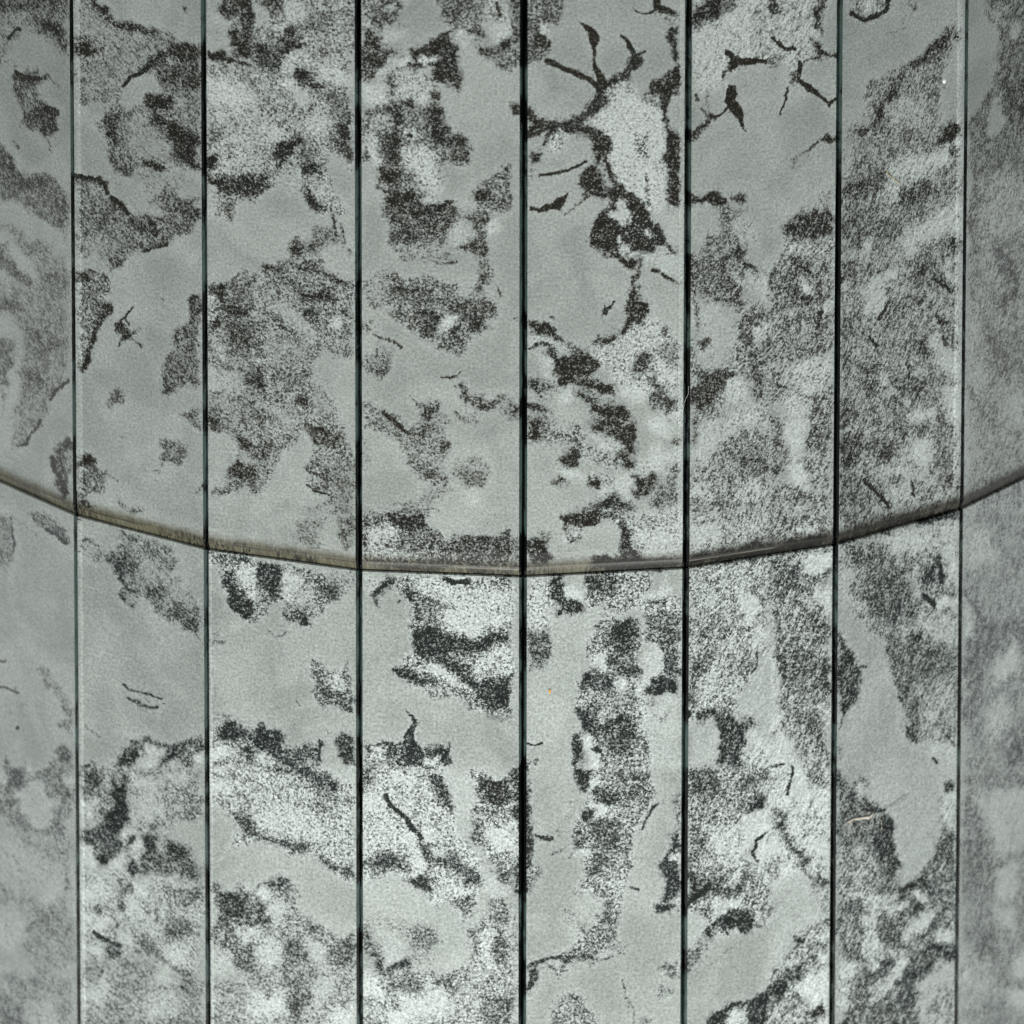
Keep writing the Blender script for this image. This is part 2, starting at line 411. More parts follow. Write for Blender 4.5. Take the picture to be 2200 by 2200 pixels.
L 72 .8 .8 38,161 52,166
L 72 .8 .8 38,173 58,182
L 68 .8 .8 42,155 50,160
P 66 2.5 0 50,158 58,162 58,176 54,178 50,168
P 45 3 0 60,156 74,150 74,193 62,190 60,176
P 0 2 1 42,86 74,78 74,128 66,122 61,118 60,108 54,100 44,92
P 40 3 0 34,193 48,187 70,186 74,193
P 5 1.2 0 79,0 110,0 134,4 166,4 168,20 162,26 150,22 132,16 110,16 100,10 90,12 82,14
P 58 1.5 3 79,18 86,15 88,12 98,12 100,7 108,9 111,16 120,17 132,16 142,20 150,20 154,24 150,30 158,30 168,28 176,32 182,40 182,46 176,50 184,55 176,58 168,60 160,66 158,72 152,75 146,70 140,74 132,73 136,66 128,62 122,64 120,58 112,52 104,48 100,44 106,38 100,36 92,40 86,38 80,28
P 32 3 2 84,16 98,14 100,30 92,34 84,28
P 76 2.5 0 104,26 114,22 124,24 128,28 118,30 106,30
P 66 3 0 108,30 130,32 140,36 130,40 114,38
P 90 2 0 119,42 126,41 134,43 134,48 126,46 120,45
P 76 3 0 118,46 132,48 134,58 122,58
P 72 3 0 142,36 156,34 172,36 180,44 170,54 158,48 148,44
P 88 2 0 162,46 172,48 170,54 164,53
P 6 2 7 138,48 142,43 149,44 149,52 144,56 138,56
P 86 2 0 146,58 150,50 154,48 153,56 148,63 142,66 144,60
P 62 3 2 136,62 158,58 160,66 150,70 138,68
P 55 2 0 110,0 158,0 150,3 134,4 116,2
L 62 .9 .8 134,4 140,6 152,4
P 64 1.5 1 168,0 176,0 177,8 175,18 172,24 170,28 164,28 167,18
P 55 1 4 176,6 182,10 180,16 176,20
P 78 1 0 181,25 186,24 187,30 184,31
P 50 2 0 80,50 86,48 88,54 84,58 80,57
L 66 1 1 88,58 96,62 104,66 109,70
P 50 1.5 2 80,72 88,72 90,65 94,70 100,73 104,72 104,84 104,90 96,92 88,90 80,84
P 66 1.5 0 86,82 104,82 103,90 92,91
L 75 .9 .8 140,91 145,91 150,92
L 50 .5 .6 150,92 154,88
P 68 1.2 0 148,101 152,96 156,95 160,98 164,102 172,100 174,106 176,110 184,106 193,112 193,116 180,114 174,118 168,118 162,112 158,106 154,100
P 46 2 0 182,108 190,106 193,108 193,128 184,120
L 62 1 .8 150,118 156,122 160,126
P 40 1.5 2 154,122 166,120 170,126 168,130 160,128
P 50 1.5 2 80,110 88,111 96,117 104,118 110,124 116,128 122,124 126,118 122,112 130,108 138,110 144,118 148,124 150,124 148,130 142,136 146,140 150,144 148,150 140,154 130,158 142,166 150,170 148,176 138,176 126,170 118,162 112,156 112,146 108,138 102,133 92,132 86,130 80,126
L 80 1.2 1 96,118 104,125 112,131 118,134
L 60 .8 .8 116,106 124,112
P 74 2.5 0 124,113 138,112 134,122 126,122
P 72 2.5 0 118,130 136,126 130,138 120,136
P 72 2.5 0 136,142 149,142 146,148 138,149
P 62 3 0 124,160 138,158 142,168 130,168
P 35 3 1 136,120 146,120 142,132 134,128
P 38 3 1 150,156 170,150 180,158 174,170 168,176 156,172 150,166
P 58 2.5 0 158,164 174,162 172,174 160,172
P 40 3 0 80,132 84,142 84,160 79,160
P 5 3 5 156,176 170,178 172,190 160,190
P 42 3 0 104,186 116,180 136,176 150,178 138,184 120,188
P 66 2.5 0 80,190 92,190 92,193 80,193
P 62 2 0 104,191 116,188 132,189 138,193 104,193
C 1100 550
P 84 1.2 0 70,0 86,0 90,2 93,6 92,12 86,10 80,5 74,3
P 74 1 0 94,2 98,0 98,6 97,11 94,15
P 78 1.2 0 92,14 97,13 95,20 95,26 97,33 101,38 103,42 100,48 96,52 92,56 84,58 80,58 83,50 86,46 86,38 88,34 88,28 90,22
P 86 1.2 0 97,36 101,37 102,41 98,40
P 70 2 0 58,66 66,60 76,57 82,58 80,62 72,68 62,70
L 84 1.2 1 106,12 112,12 116,17 122,19 127,22
P 10 1.5 7 98,2 127,2 127,18 118,14 108,10 100,10
L 30 1.5 2 122,20 127,28
P 84 .8 0 68,31 69,36 71,39 75,38 76,34 78,35 76,40 73,42 72,46 69,46 68,41 69,39
P 80 1.5 1 11,47 20,48 27,51 34,56 38,62 44,68 50,74 44,72 38,66 32,63 26,60 18,58 11,57
P 50 2 3 0,44 5,46 5,52 2,50
L 66 .7 .6 28,46 32,45 32,48
P 22 2 7 11,58 24,62 34,64 40,70 34,72 24,66 12,68
L 70 1.3 1 13,70 20,66 28,67
P 82 2 0 24,68 32,68 34,74 42,74 50,74 58,76 65,80 64,86 56,90 48,90 40,96 34,94 32,88 30,80 26,76
P 93 2 0 36,78 48,80 54,86 48,90 38,88
P 36 2 9 58,70 74,66 90,54 104,44 112,48 118,54 124,58 127,66 127,130 116,118 106,106 96,100 84,96 74,90 66,82 60,76
P 72 2 1 99,72 108,73 106,80 104,86 96,92 88,84 92,78
P 70 2 0 114,52 120,56 123,64 118,62
P 50 3 3 110,66 127,66 127,84 118,86 112,76
P 68 2 1 104,88 114,94 120,104 124,112 118,118 110,112 104,106 106,98
P 12 2 10 110,86 118,84 120,94 112,94
P 4 3 10 84,96 98,98 104,102 100,110 92,112 86,106 80,104
P 84 2 0 42,92 56,92 70,96 78,95 80,100 76,106 66,104 58,100 46,98
P 94 2 0 66,98 76,96 79,101 72,106 66,103
P 72 2.5 0 44,100 58,102 66,108 62,114 52,110 44,106
P 86 2 0 13,92 22,90 26,96 24,103 16,101
P 62 2.5 3 22,96 32,94 34,100 28,106 20,104
P 3 1.5 6 18,74 26,76 30,84 32,92 22,88 18,82
P 84 2.5 0 0,116 16,110 26,110 30,117 22,119 10,118 0,122
P 4 2 10 36,100 44,98 46,104 42,112 36,112
P 84 1.5 0 60,113 76,112 84,112 90,118 94,124 86,126 72,124 62,120
P 80 2 0 58,124 72,124 86,126 94,126 94,140 95,146 88,150 80,148 78,142 70,134 62,130
P 84 3 0 11,122 24,122 26,134 16,138 11,138
P 56 3 5 24,124 36,128 54,126 58,134 62,140 66,150 54,150 40,140 28,140
P 2 1.5 4 32,116 40,114 50,118 52,121 44,124 36,123
P 18 2.5 8 62,132 72,138 78,146 72,150 66,144
P 80 2 0 36,152 44,146 52,144 54,152 50,158 42,158 38,156
P 42 3 5 54,144 70,148 78,152 80,162 66,162 56,154
P 82 2 0 80,150 92,152 94,160 86,162 78,156
P 6 1.5 8 38,162 46,161 52,164 52,168 44,170 39,167
P 80 1.5 0 52,168 54,164 60,166 68,168 68,176 62,176 54,174
P 10 1 10 57,163 61,163 60,167 57,167
P 72 1.5 0 30,174 38,166 42,172 38,174
P 40 2.5 5 66,162 80,160 84,170 78,180 70,174
P 4 2 7 80,172 86,164 95,165 96,172 90,180 84,182
P 4 2 7 68,178 74,174 78,180 72,183 68,182
P 76 2 0 94,166 108,164 108,174 100,184 92,184
P 8 2 8 102,146 110,142 114,150 110,162 104,160 103,152
P 30 2.5 8 94,152 104,152 104,162 96,162
P 66 2 2 114,140 127,134 127,144 118,142
P 4 2 6 114,130 122,126 124,118 127,118 127,128 120,134
P 10 2 9 100,122 112,118 118,124 116,134 106,136 100,130
P 58 3 2 110,170 118,160 127,156 127,193 104,193 106,182
P 12 2 7 114,148 127,144 127,154 116,160 113,156
P 78 2 0 56,193 70,184 78,180 86,184 92,190 92,193
P 60 2 0 48,193 56,186 64,188 60,193
P 66 3 3 133,0 172,0 180,6 188,10 186,16 178,12 172,22 178,36 176,46 170,40 162,38 154,38 144,34 138,30 133,28
P 86 1.5 0 172,2 180,6 188,10 188,14 180,10 174,6
P 15 2.5 8 166,14 176,18 180,26 172,22
P 20 2.5 7 178,10 193,14 193,34 184,26 180,20
P 6 1.5 4 134,30 140,34 142,44 140,58 136,62 134,58
P 72 1.5 1 136,32 140,36 141,44 140,54 136,62 138,50 138,40
P 4 2 4 143,42 150,39 158,40 164,48 167,58 168,70 164,76 156,82 150,86 144,82 140,76 142,66 141,56
P 66 1.5 3 141,66 147,60 151,64 150,70 146,74 142,72
P 60 1.5 3 147,78 152,76 152,80
P 54 2.5 6 134,62 140,66 140,80 146,86 158,86 166,76 170,68 168,54 172,44 182,36 193,36 193,72 184,66 178,70 180,80 178,92 176,108 168,116 160,112 156,120 150,124 142,122 134,124
P 76 2.5 0 142,86 158,86 166,90 160,104 150,112 140,116 134,112 134,100 142,98
P 66 2.5 2 170,50 184,40 193,42 193,48 184,52 180,68 172,70
P 10 2 8 184,54 189,52 186,66 182,66
P 64 3 3 178,70 193,66 193,110 182,112 178,92
P 14 2 9 166,92 178,94 178,106 168,114 160,110 164,100
P 70 2 1 134,124 142,122 140,132 138,140 134,140
P 8 2 6 140,128 148,122 158,126 158,134 150,146 142,146 138,142
P 34 3 9 158,120 176,114 193,112 193,130 180,126 166,130 160,136 154,142
P 56 3 5 150,148 160,138 172,130 193,132 193,193 134,193 134,160 142,158
P 24 3 8 134,146 148,148 144,158 134,158
P 68 4 2 164,148 186,148 193,160 184,166 168,160
P 40 3 8 134,166 148,168 152,180 140,186 134,184
P 36 4 8 168,172 186,170 190,182 176,188 166,184
C 1650 550
P 62 3 4 0,0 50,0 50,74 40,76 30,78 14,84 8,80 0,84
P 4 3 3 0,0 6,0 6,8 0,10
P 80 2 0 18,20 21,18 26,26 34,31 38,34 32,35 26,31 21,27
P 10 2 9 24,18 32,22 34,26 30,30 26,25
P 72 2.5 2 14,0 30,4 28,10 18,10
L 78 1 .8 26,8 32,12
B 25 1.5 8 45 38 4 4 0
P 55 3 4 2,60 20,40 38,48 36,66 20,76 6,80
L 75 1 1 41,40 37,54
P 36 3 9 14,86 30,80 48,76 49,90 40,100 30,104 18,100 14,94
P 62 3 5 0,84 12,84 14,96 12,110 0,114
P 60 3 6 14,98 30,104 49,98 49,116 36,110 24,110 14,108
P 32 2.5 10 12,106 28,108 36,112 30,120 16,118 12,114
P 4 2 8 10,122 20,120 28,122 28,128 22,134 27,138 24,146 18,152 14,146 13,136 9,130
P 64 2.5 4 30,112 49,110 49,150 32,150 26,144 28,134 32,124
P 60 3 3 0,116 9,122 10,134 14,148 20,154 12,166 0,176
P 12 2.5 10 22,152 26,158 30,166 32,170 24,176 18,170 18,162
P 54 3 5 26,150 49,150 49,178 34,174 28,162
P 55 3 5 0,176 18,172 30,178 49,180 49,193 0,193
P 52 3 5 54,0 146,0 146,193 54,193
P 12 3 7 92,8 98,6 102,10 94,20 96,24 88,24 90,34 84,44 76,46 72,40 76,30 72,26 80,18
L 80 1 .8 90,34 86,42 84,48
P 68 4 1 116,0 130,2 124,16 112,22 108,14
P 68 4 2 54,4 64,4 62,20 54,30
P 66 1.5 1 128,14 136,4 144,8 145,20 138,26 130,22 126,18
L 80 1.2 1 126,18 132,22 138,25
P 28 1.5 8 134,10 140,6 144,12 142,20 136,22
B 15 .8 9 140 7 2 2 0
P 68 2.5 2 106,30 112,26 118,32 112,36
P 65 3 3 54,44 66,42 70,56 60,66 54,62
L 78 .9 .7 77,61 80,66 83,68
P 60 3 4 88,36 102,30 106,44 96,56 86,54
L 72 1.2 1 126,44 132,52 136,50
P 62 2 4 132,58 140,56 143,64 138,70 134,66
L 82 1.2 1 131,62 134,68 139,71
P 14 3 8 122,60 128,60 134,72 144,76 144,90 130,86 124,76
P 70 3 2 54,76 62,78 62,86 56,86
P 70 3 1 112,64 122,62 124,74 116,76
P 66 3 4 70,84 86,80 86,98 76,106 72,98
P 6 1.5 8 86,88 91,90 90,98 86,98
P 70 2.5 2 98,88 102,86 106,98 98,104 96,98
L 75 .8 .7 104,82 106,96
P 66 3 3 104,94 120,92 124,108 112,110
P 68 3 2 54,108 66,108 64,124 58,132 54,130
L 84 1 .8 95,108 100,112 107,120
P 60 3 3 92,106 106,118 100,122 92,116
B 90 .8 0 65 130 1.2 1 0
P 12 3 9 108,118 128,116 128,124 112,126 104,124
P 66 3 2 110,126 122,124 122,134 114,134
P 66 3 3 76,124 90,126 100,124 104,132 94,134 86,130
P 74 3 1 54,134 72,136 74,150 66,158 54,156
P 72 3 2 80,142 94,140 96,150 84,156 78,150
P 12 3 9 108,140 122,138 124,156 118,162 108,154
P 62 3 3 130,114 136,118 132,140 134,156 140,166 146,160 146,178 134,176 128,160 128,140
P 12 2.5 8 134,98 146,96 146,120 138,122 134,110
P 64 4 2 54,160 70,164 80,170 84,186 70,193 54,193
L 85 1 .8 74,169 80,176 86,183 92,190
P 24 3 8 92,176 106,172 110,184 96,188
L 72 1 .8 108,170 111,182
P 34 4 7 80,156 104,154 116,166 100,168 84,166
P 46 4 2 151,0 193,0 193,193 151,193
P 58 4 1 160,40 176,60 193,60 193,80 176,90 166,80
L 74 4 4 178,0 184,14 182,30 176,36
L 64 3 4 162,60 172,70 180,90
P 30 4 4 152,40 160,60 166,90 160,110 152,100
L 62 2 2 152,102 160,112 166,126
P 30 4 3 176,104 193,100 193,140 184,130
C 0 1100
P 46 2 0 0,6 4,2 8,4 8,14 11,22 9,28 10,36 8,42 4,46 2,40 0,34
L 66 .8 .8 8,4 9,16 11,22 9,30
L 40 .6 .8 8,2 14,7 22,14 30,20
P 62 1.2 0 20,0 36,0 42,6 48,12 53,18 53,26 48,22 42,16 34,12 26,10 22,4
L 74 1 .8 36,13 44,18 50,24
L 70 .7 .6 0,111 4,113
L 72 .9 .7 0,131 4,133 10,136 13,137
L 60 .6 .5 10,136 11,132
P 52 1.5 0 28,118 34,117 38,122 40,128 44,133 47,132 48,138 52,144 55,150 55,156 50,155 47,150 44,142 40,136 36,132 32,132 29,126
P 52 2 0 42,158 46,156 55,156 55,168 48,165 43,162
B 90 .8 0 13 163 1.6 1.8 0
P 80 1 0 6,180 8,188 9,193 3,193 5,188
P 60 1 0 16,188 18,186 18,193
P 64 2 0 40,178 44,174 52,178 55,186 55,193 34,193 40,188 42,184
L 25 1.2 1.5 4,155 22,144
P 55 1.2 1 58,22 64,21 72,24 78,30 83,34 86,30 86,22 90,16 90,12 100,16 112,20 124,23 130,28 133,36 132,44 126,48 130,53 138,55 143,60 148,68 152,76 152,98 148,95 140,90 132,85 126,82 120,78 116,72 112,66 108,62 104,70 100,70 96,66 92,60 90,52 86,46 80,40 72,36 64,33 58,33
P 28 1.5 1 60,24 70,26 76,34 68,34 60,31
P 32 3 1 102,38 116,36 126,44 124,52 112,50 104,46
P 70 2.5 0 86,34 96,32 104,42 100,50 92,50 88,42
P 66 2 0 108,56 124,58 120,64 110,62
P 70 2 0 126,78 140,78 152,86 152,92 140,88 130,82
P 34 2 1 124,54 138,56 148,70 140,76 130,68
L 74 1 .8 90,50 96,58 102,60
L 72 1 .8 92,62 96,68 100,70
P 42 1.2 0 96,62 102,60 104,68 100,70
L 70 .8 .8 93,130 98,134 106,135 114,139 122,141
L 66 1.2 1 97,140 104,144 112,147 118,148
L 50 .8 .8 106,139 112,143
L 50 .6 .6 122,145 128,146
L 40 .8 .8 104,148 110,150
L 40 1 1 64,162 76,170
P 66 1.5 1 94,178 97,174 96,170 99,171 104,172 110,169 114,172 116,168 119,172 128,173 138,173 144,169 152,166 152,178 146,180 150,184 143,193 116,193 118,186 126,178 116,176 108,178 110,184 104,190 98,193 80,193 86,186 88,182
P 4 2 6 108,180 118,178 122,182 116,188 114,193 106,193 110,186
P 80 2.5 0 96,182 106,180 106,188 96,190
P 78 2 0 124,180 140,178 138,186 126,188
P 10 2 9 142,180 152,179 152,188 146,190
P 75 1.5 0 60,188 66,187 72,190 70,193 60,193
P 46 1.2 1 157,92 163,90 165,95 171,96 168,101 160,102 158,98
P 62 1.5 7 156,36 164,32 170,30 193,33 193,82 186,82 180,76 174,70 170,62 168,52 166,46 158,42
P 16 2 10 178,44 193,40 193,58 184,54
P 80 2 0 168,46 174,46 178,56 186,62 193,66 193,82 186,82 178,74 172,66
P 20 2 8 184,56 193,60 193,66 184,62
P 34 2 2 157,40 164,40 166,46 158,46
P 42 3 2 158,156 166,150 176,154 172,160 160,166
P 56 2 6 157,168 162,162 168,157 176,157 184,162 193,164 193,193 157,193
P 82 2 0 166,162 176,158 186,164 193,166 193,172 180,170 168,170
P 12 2.5 10 157,178 168,174 176,178 172,184 160,186
P 82 2 0 180,178 193,176 193,188 184,186
C 550 1100
P 42 1.5 0 32,6 40,4 52,2 50,12 48,20 54,24 52,30 40,28 30,22 26,20 30,15
P 56 1.5 0 60,6 66,2 74,4 74,28 68,29 66,22 60,18 62,12
P 66 1.5 4 79,0 134,0 131,8 134,13 142,17 154,18 166,19 176,20 184,16 193,10 193,46 79,42
P 6 1.5 1 132,2 140,0 193,0 193,10 184,15 172,19 156,18 142,16 134,12 130,8
P 32 2.5 8 84,14 96,9 106,10 108,16 98,22 92,27 84,28
P 86 2 0 98,2 126,1 130,8 128,12 114,14 104,10
P 40 2.5 6 84,30 104,28 126,32 110,36 84,36
P 74 2 0 140,22 193,20 193,34 160,34 140,28
P 60 1.5 4 0,36 20,38 30,40 44,44 56,46 68,46 74,50 74,56 64,58 62,66 54,72 52,78 46,74 42,76 40,86 34,84 28,80 22,81 18,75 22,71 18,66 10,74 8,80 0,82
P 78 2 0 0,40 18,40 20,50 20,64 10,62 0,58
P 16 2.5 6 22,42 34,46 34,56 30,66 24,70 21,56
P 34 2.5 2 52,46 74,48 74,60 62,58 56,54
P 32 2.5 3 30,58 42,60 46,70 38,74 34,68
P 72 1.5 0 28,72 36,74 42,86 36,84 30,79
P 70 1.5 0 20,74 24,70 26,76 28,80 22,80
P 70 2 0 46,52 58,50 60,62 52,66 48,60
L 50 .8 .7 8,90 14,94 20,92 21,88
P 62 1 4 41,110 46,114 48,109 50,114 53,118 58,119 65,119 67,115 71,114 69,118 70,124 72,132 74,140 74,153 70,153 64,148 58,147 52,146 46,148 44,149 46,146 43,140 43,134 41,126 42,118
P 30 2 7 54,122 64,122 68,130 62,136 56,132
P 72 2 2 52,130 66,136 74,146 74,152 66,148 58,144 52,140
L 62 .6 .6 31,143 32,146
P 72 1.5 2 0,157 4,158 6,164 14,166 20,165 22,170 22,178 30,178 40,176 46,178 47,173 49,176 49,188 44,193 0,193
P 86 2 0 0,164 20,166 22,174 14,184 4,184 0,180
P 30 2.5 8 0,180 14,186 18,193 0,193
L 84 1 .8 47,173 48,186
P 50 2 2 48,164 54,168 52,172
P 76 1.5 0 56,171 62,169 74,172 74,193 66,190 60,184 58,178
P 20 2 5 80,46 92,47 96,50 92,56 86,60 80,58
P 80 1.5 0 96,48 104,48 106,54 103,58 97,58 92,62 91,70 88,66 89,58 94,54
P 58 1.5 9 105,48 193,50 193,150 186,152 178,152 170,150 166,152 158,146 148,140 140,138 132,136 124,130 114,128 108,124 104,119 110,114 110,108 116,107 119,104 120,96 118,86 117,78 116,70 112,64 108,58 106,54
P 82 2 1 108,58 116,58 120,62 118,68 114,67
P 32 2.5 10 120,50 150,52 160,58 193,56 193,86 176,84 160,90 150,86 140,84 142,76 150,70 136,66 122,60
P 12 3 10 142,84 150,80 160,84 174,82 172,88 160,93 148,90
L 84 1.6 1 142,50 150,54 160,53
P 66 2 3 118,68 130,64 140,72 138,84 130,86 120,84
P 84 3 0 120,90 134,86 142,92 150,94 150,106 136,108 122,108 118,102
P 80 2.5 1 150,94 168,96 178,92 193,94 193,104 180,106 166,108 150,106
P 78 2 0 119,104 136,108 150,112 160,116 170,120 160,128 150,122 136,114 124,112
P 6 2 9 126,116 136,115 144,118 142,122 134,121
P 38 2.5 10 164,112 176,104 193,98 193,118 178,122 168,120
P 82 1.5 0 104,120 112,116 118,116 126,122 134,128 130,128 122,128 112,126 108,124
P 48 2 4 132,128 144,130 156,140 166,150 158,146 146,140 136,136
P 8 2 8 140,124 148,122 156,130 166,136 160,137 150,132
P 76 2 1 142,128 152,134 162,144 166,150 160,146 150,138
P 84 3 1 156,122 170,126 180,124 193,122 193,148 180,150 168,142 160,134
P 40 3 0 166,151 180,151 193,150 193,158 180,156
L 74 .7 .6 107,68 108,67
P 85 .8 0 110.5,148 114,151 118,154 121,157 121.5,162 120,166 122,172 125,177 124,179 118,178 112,170 116,164 118,160 116,155 112,151
P 72 1.5 4 80,172 86,170 98,171 104,174 112,173 118,170 122,174 126,178 130,178 138,176 146,172 146,188 140,193 80,193
P 8 2 10 84,174 94,176 96,182 88,182
P 84 2 0 112,173 122,174 126,182 118,186 112,182
P 22 2 9 82,184 94,184 96,190 84,190
P 80 2 1 134,178 146,176 145,190 134,186
P 12 1.5 9 126,186 140,184 136,189 126,190
C 1100 1100
P 62 1.5 4 36,2 48,0 86,0 92,4 94,14 92,26 98,34 84,44 60,42 62,36 60,32 76,34 80,30 84,24 82,16 76,10 70,6 62,8 54,14 48,22 42,24 38,18 38,10
P 0 1 1 48,24 54,14 60,10 66,6 72,7 78,14 83,20 84,26 80,30 78,34 72,35 66,33 60,32 54,34 44,34 50,28
P 84 1.5 0 36,3 54,0 70,1 74,3 62,7 56,11 46,12 40,10
P 3 1.5 7 43,14 48,11 52,13 48,16 44,17
P 3 1 7 38,20 44,20 44,24 39,25
P 3 1 8 80,7 84,6 83,11 79,11
P 40 2 8 86,4 128,0 128,30 110,34 96,30 90,18
P 8 3 8 98,16 118,18 118,26 104,26 98,22
P 80 2 0 84,10 90,12 92,22 98,32 92,36 84,38 82,30 86,20
P 60 2 0 20,14 28,14 30,22 26,30 22,26
P 80 1.5 0 11,22 22,22 26,30 30,36 26,40 20,40 11,40
P 55 1.5 0 0,20 5,16 5,44 0,44
P 82 1.5 0 60,34 68,34 72,38 98,34 126,32 127,42 110,44 90,46 60,46
P 20 2 6 98,30 126,28 127,36 104,36
P 46 2.5 7 133,0 193,0 193,22 176,26 160,30 144,36 133,40
P 20 2.5 8 133,8 156,10 160,18 146,24 133,22
P 78 2 0 133,32 150,32 166,26 193,20 193,34 160,40 134,42
P 38 2 10 11,50 28,50 28,70 11,76
P 76 2 2 26,52 40,50 44,60 54,68 56,76 44,82 34,78 30,68
P 2 1.5 9 42,56 50,53 54,58 55,66 48,64 42,62
P 58 1.5 8 54,48 70,46 94,46 104,50 102,60 96,66 88,72 80,76 70,76 66,70 58,76 56,66
P 76 2.5 1 56,48 74,46 82,54 74,62 62,60 56,56
P 8 2 10 104,60 114,56 116,50 122,56 118,62 108,64
P 50 2 8 88,66 128,64 128,126 120,130 100,132 98,128 104,120 110,110 114,104 110,98 102,98 98,92 104,82 96,74
P 70 2 3 104,66 118,64 116,70 106,70
P 68 2 3 100,78 116,76 128,84 128,108 118,108 112,98 102,94
P 40 2 10 11,72 28,76 29,86 11,86
P 66 2 1 11,88 26,88 30,96 30,108 24,116 11,122
P 1 2 3 30,82 42,80 54,78 62,74 67,74 67,80 62,90 60,100 56,108 54,118 50,128 46,140 42,158 30,176 11,176 11,124 24,116 32,106 31,94
P 58 1.5 6 67,74 74,78 82,80 96,80 98,96 94,112 96,130 100,150 104,168 106,193 60,193 62,182 58,176 52,172 46,184 48,193 44,193 44,172 48,166 56,166 54,158 50,152 48,142 50,130 58,120 60,114 58,106 62,94 66,84
P 82 3 1 78,86 90,80 95,90 92,104 80,106 72,102
P 4 2 8 62,108 72,106 74,112 70,120 64,118 60,114
P 72 3 2 72,106 94,106 96,122 84,130 74,120
P 78 2.5 1 54,122 70,120 78,132 66,136 56,134
P 5 2 8 78,126 84,125 86,134 80,140 78,134
P 80 2 0 50,150 64,146 62,156 70,164 60,168 54,160
P 78 2.5 2 70,156 86,152 94,166 90,182 74,180 66,170
P 60 3 4 70,136 92,132 96,152 80,150 72,146
P 2 1.5 9 54,170 60,166 64,172 62,178 58,180 55,176
P 2 1.5 9 56,182 64,182 66,193 56,193
P 80 1.5 0 44,170 52,166 55,172 52,184 50,193 44,190
P 84 1 0 59,178 66,176 68,180 62,182
P 1 2 6 100,106 108,100 114,106 114,116 108,124 104,130 98,128 98,118
P 30 3 9 94,130 102,130 104,146 106,166 98,160 96,146
P 82 1.5 0 100,132 112,124 126,130 126,136 116,138 108,140 102,148 106,138
P 2 2 4 106,146 116,138 126,140 127,193 106,193 104,172 104,156
P 50 2 3 108,152 118,148 120,154 114,162
P 36 2 4 102,136 107,136 106,142 102,144
P 72 2 2 116,108 128,104 128,126 118,124
P 70 .6 .0 60,118 62,118 62,120 60,120
P 52 2 8 133,42 193,34 193,110 186,104 182,112 182,124 176,132 170,140 172,150 160,154 148,156 142,152 138,158 133,156
P 3 3 8 170,60 178,58 186,66 188,74 184,82 176,82 170,72
P 60 2 4 174,56 182,56 181,60 175,60
P 60 3 6 133,80 150,74 160,86 164,104 150,112 136,104
P 66 3 3 133,110 146,108 150,124 142,140 133,144
P 28 3 10 144,124 152,114 156,130 148,142 142,138
P 20 3 9 182,76 193,90 193,104 184,98
P 56 2.5 6 166,106 180,98 182,112 174,130 166,126
P 3 3 5 176,132 184,116 193,104 193,170 184,166 180,156 174,150 172,142
L 74 .6 .5 185,106 184,116 180,122
P 86 1 0 133,148 136,150 136,154 133,155
P 76 1.5 1 144,150 160,148 170,154 176,162 178,168 176,178 180,193 156,193 154,178 154,166 150,156 146,158 142,160
P 2 1.5 4 133,160 142,160 150,158 154,170 156,184 148,190 133,190
P 72 2 2 174,152 180,156 181,164 176,164
P 4 2 10 180,166 193,172 193,180 182,178 178,174
P 40 2.5 9 176,178 193,182 193,193 178,193
L 72 .7 .6 12,174 18,176 23,175
L 70 1 .8 14,190 20,186
P 50 2 3 11,188 22,188 20,193 11,193
C 1650 1100
P 58 3 5 0,0 48,0 48,18 20,22 0,24
P 18 3 9 22,12 36,8 40,14 28,18
P 82 2 0 0,24 16,22 34,16 48,16 48,28 24,30 0,34
P 62 2 2 53,0 146,0 140,2 110,8 80,14 53,18
P 82 2 0 53,20 80,12 110,4 144,-4 144,4 100,12 53,26
P 60 2.5 5 0,34 48,26 48,52 40,56 46,80 46,100 47,120 44,146 40,156 44,170 47,193 26,193 18,170 10,160 10,144 8,124 4,108 6,90 2,70 0,66
P 3 2 9 28,36 40,32 47,34 47,40 38,48 30,48 27,42
P 12 2.5 9 38,58 47,56 47,78 40,72 36,66
P 70 2 3 30,78 40,80 47,84 47,96 38,96 32,88
P 70 3 3 0,40 20,40 26,54 16,62 4,58
P 68 3 3 10,110 30,104 46,110 46,136 30,138 14,132
P 70 2.5 3 22,150 40,156 36,172 26,170
P 30 3 7 36,144 47,146 47,160 40,160
P 1 2 6 0,104 6,110 8,130 9,146 0,146
P 8 3 8 0,148 12,150 12,166 18,174 22,193 0,193
P 70 1.5 1 2,174 4,168 10,162 10,166 6,172
L 70 1.2 1 0,192 12,190
P 50 2.5 4 53,26 80,22 110,14 144,4 144,193 130,190 124,184 118,178 108,174 104,162 100,146 96,132 90,122 88,110 86,98 78,92 70,82 62,72 58,62 53,56
P 16 3 5 53,40 62,44 60,60 68,74 53,70
P 70 4 1 72,44 96,42 102,54 110,62 108,80 92,86 80,78 72,66
P 82 3 0 94,44 100,44 101,52 96,50
P 70 4 2 60,26 80,24 90,34 78,42 64,38
P 70 3 2 112,40 130,36 130,50 128,62 118,58
L 80 1.2 1 130,40 131,52
L 82 2 1.5 119,64 124,68 127,70
P 6 2 7 128,66 138,62 144,62 144,70 134,72 130,74
P 14 3 7 86,18 104,14 118,24 112,32 96,30
P 24 3 7 112,14 126,10 132,28 124,30 116,24
P 14 3 7 132,14 144,8 144,54 136,52 134,34
P 80 2.5 0 109,91 116,91 115,98 109,100
P 30 3 5 116,78 140,78 144,96 130,98 118,90
P 66 4 1 90,98 112,98 140,104 144,122 128,128 104,128 92,112
P 66 3 1 98,126 112,126 116,150 114,172 106,168 102,150
P 46 4 4 114,130 144,128 144,170 128,160 116,160
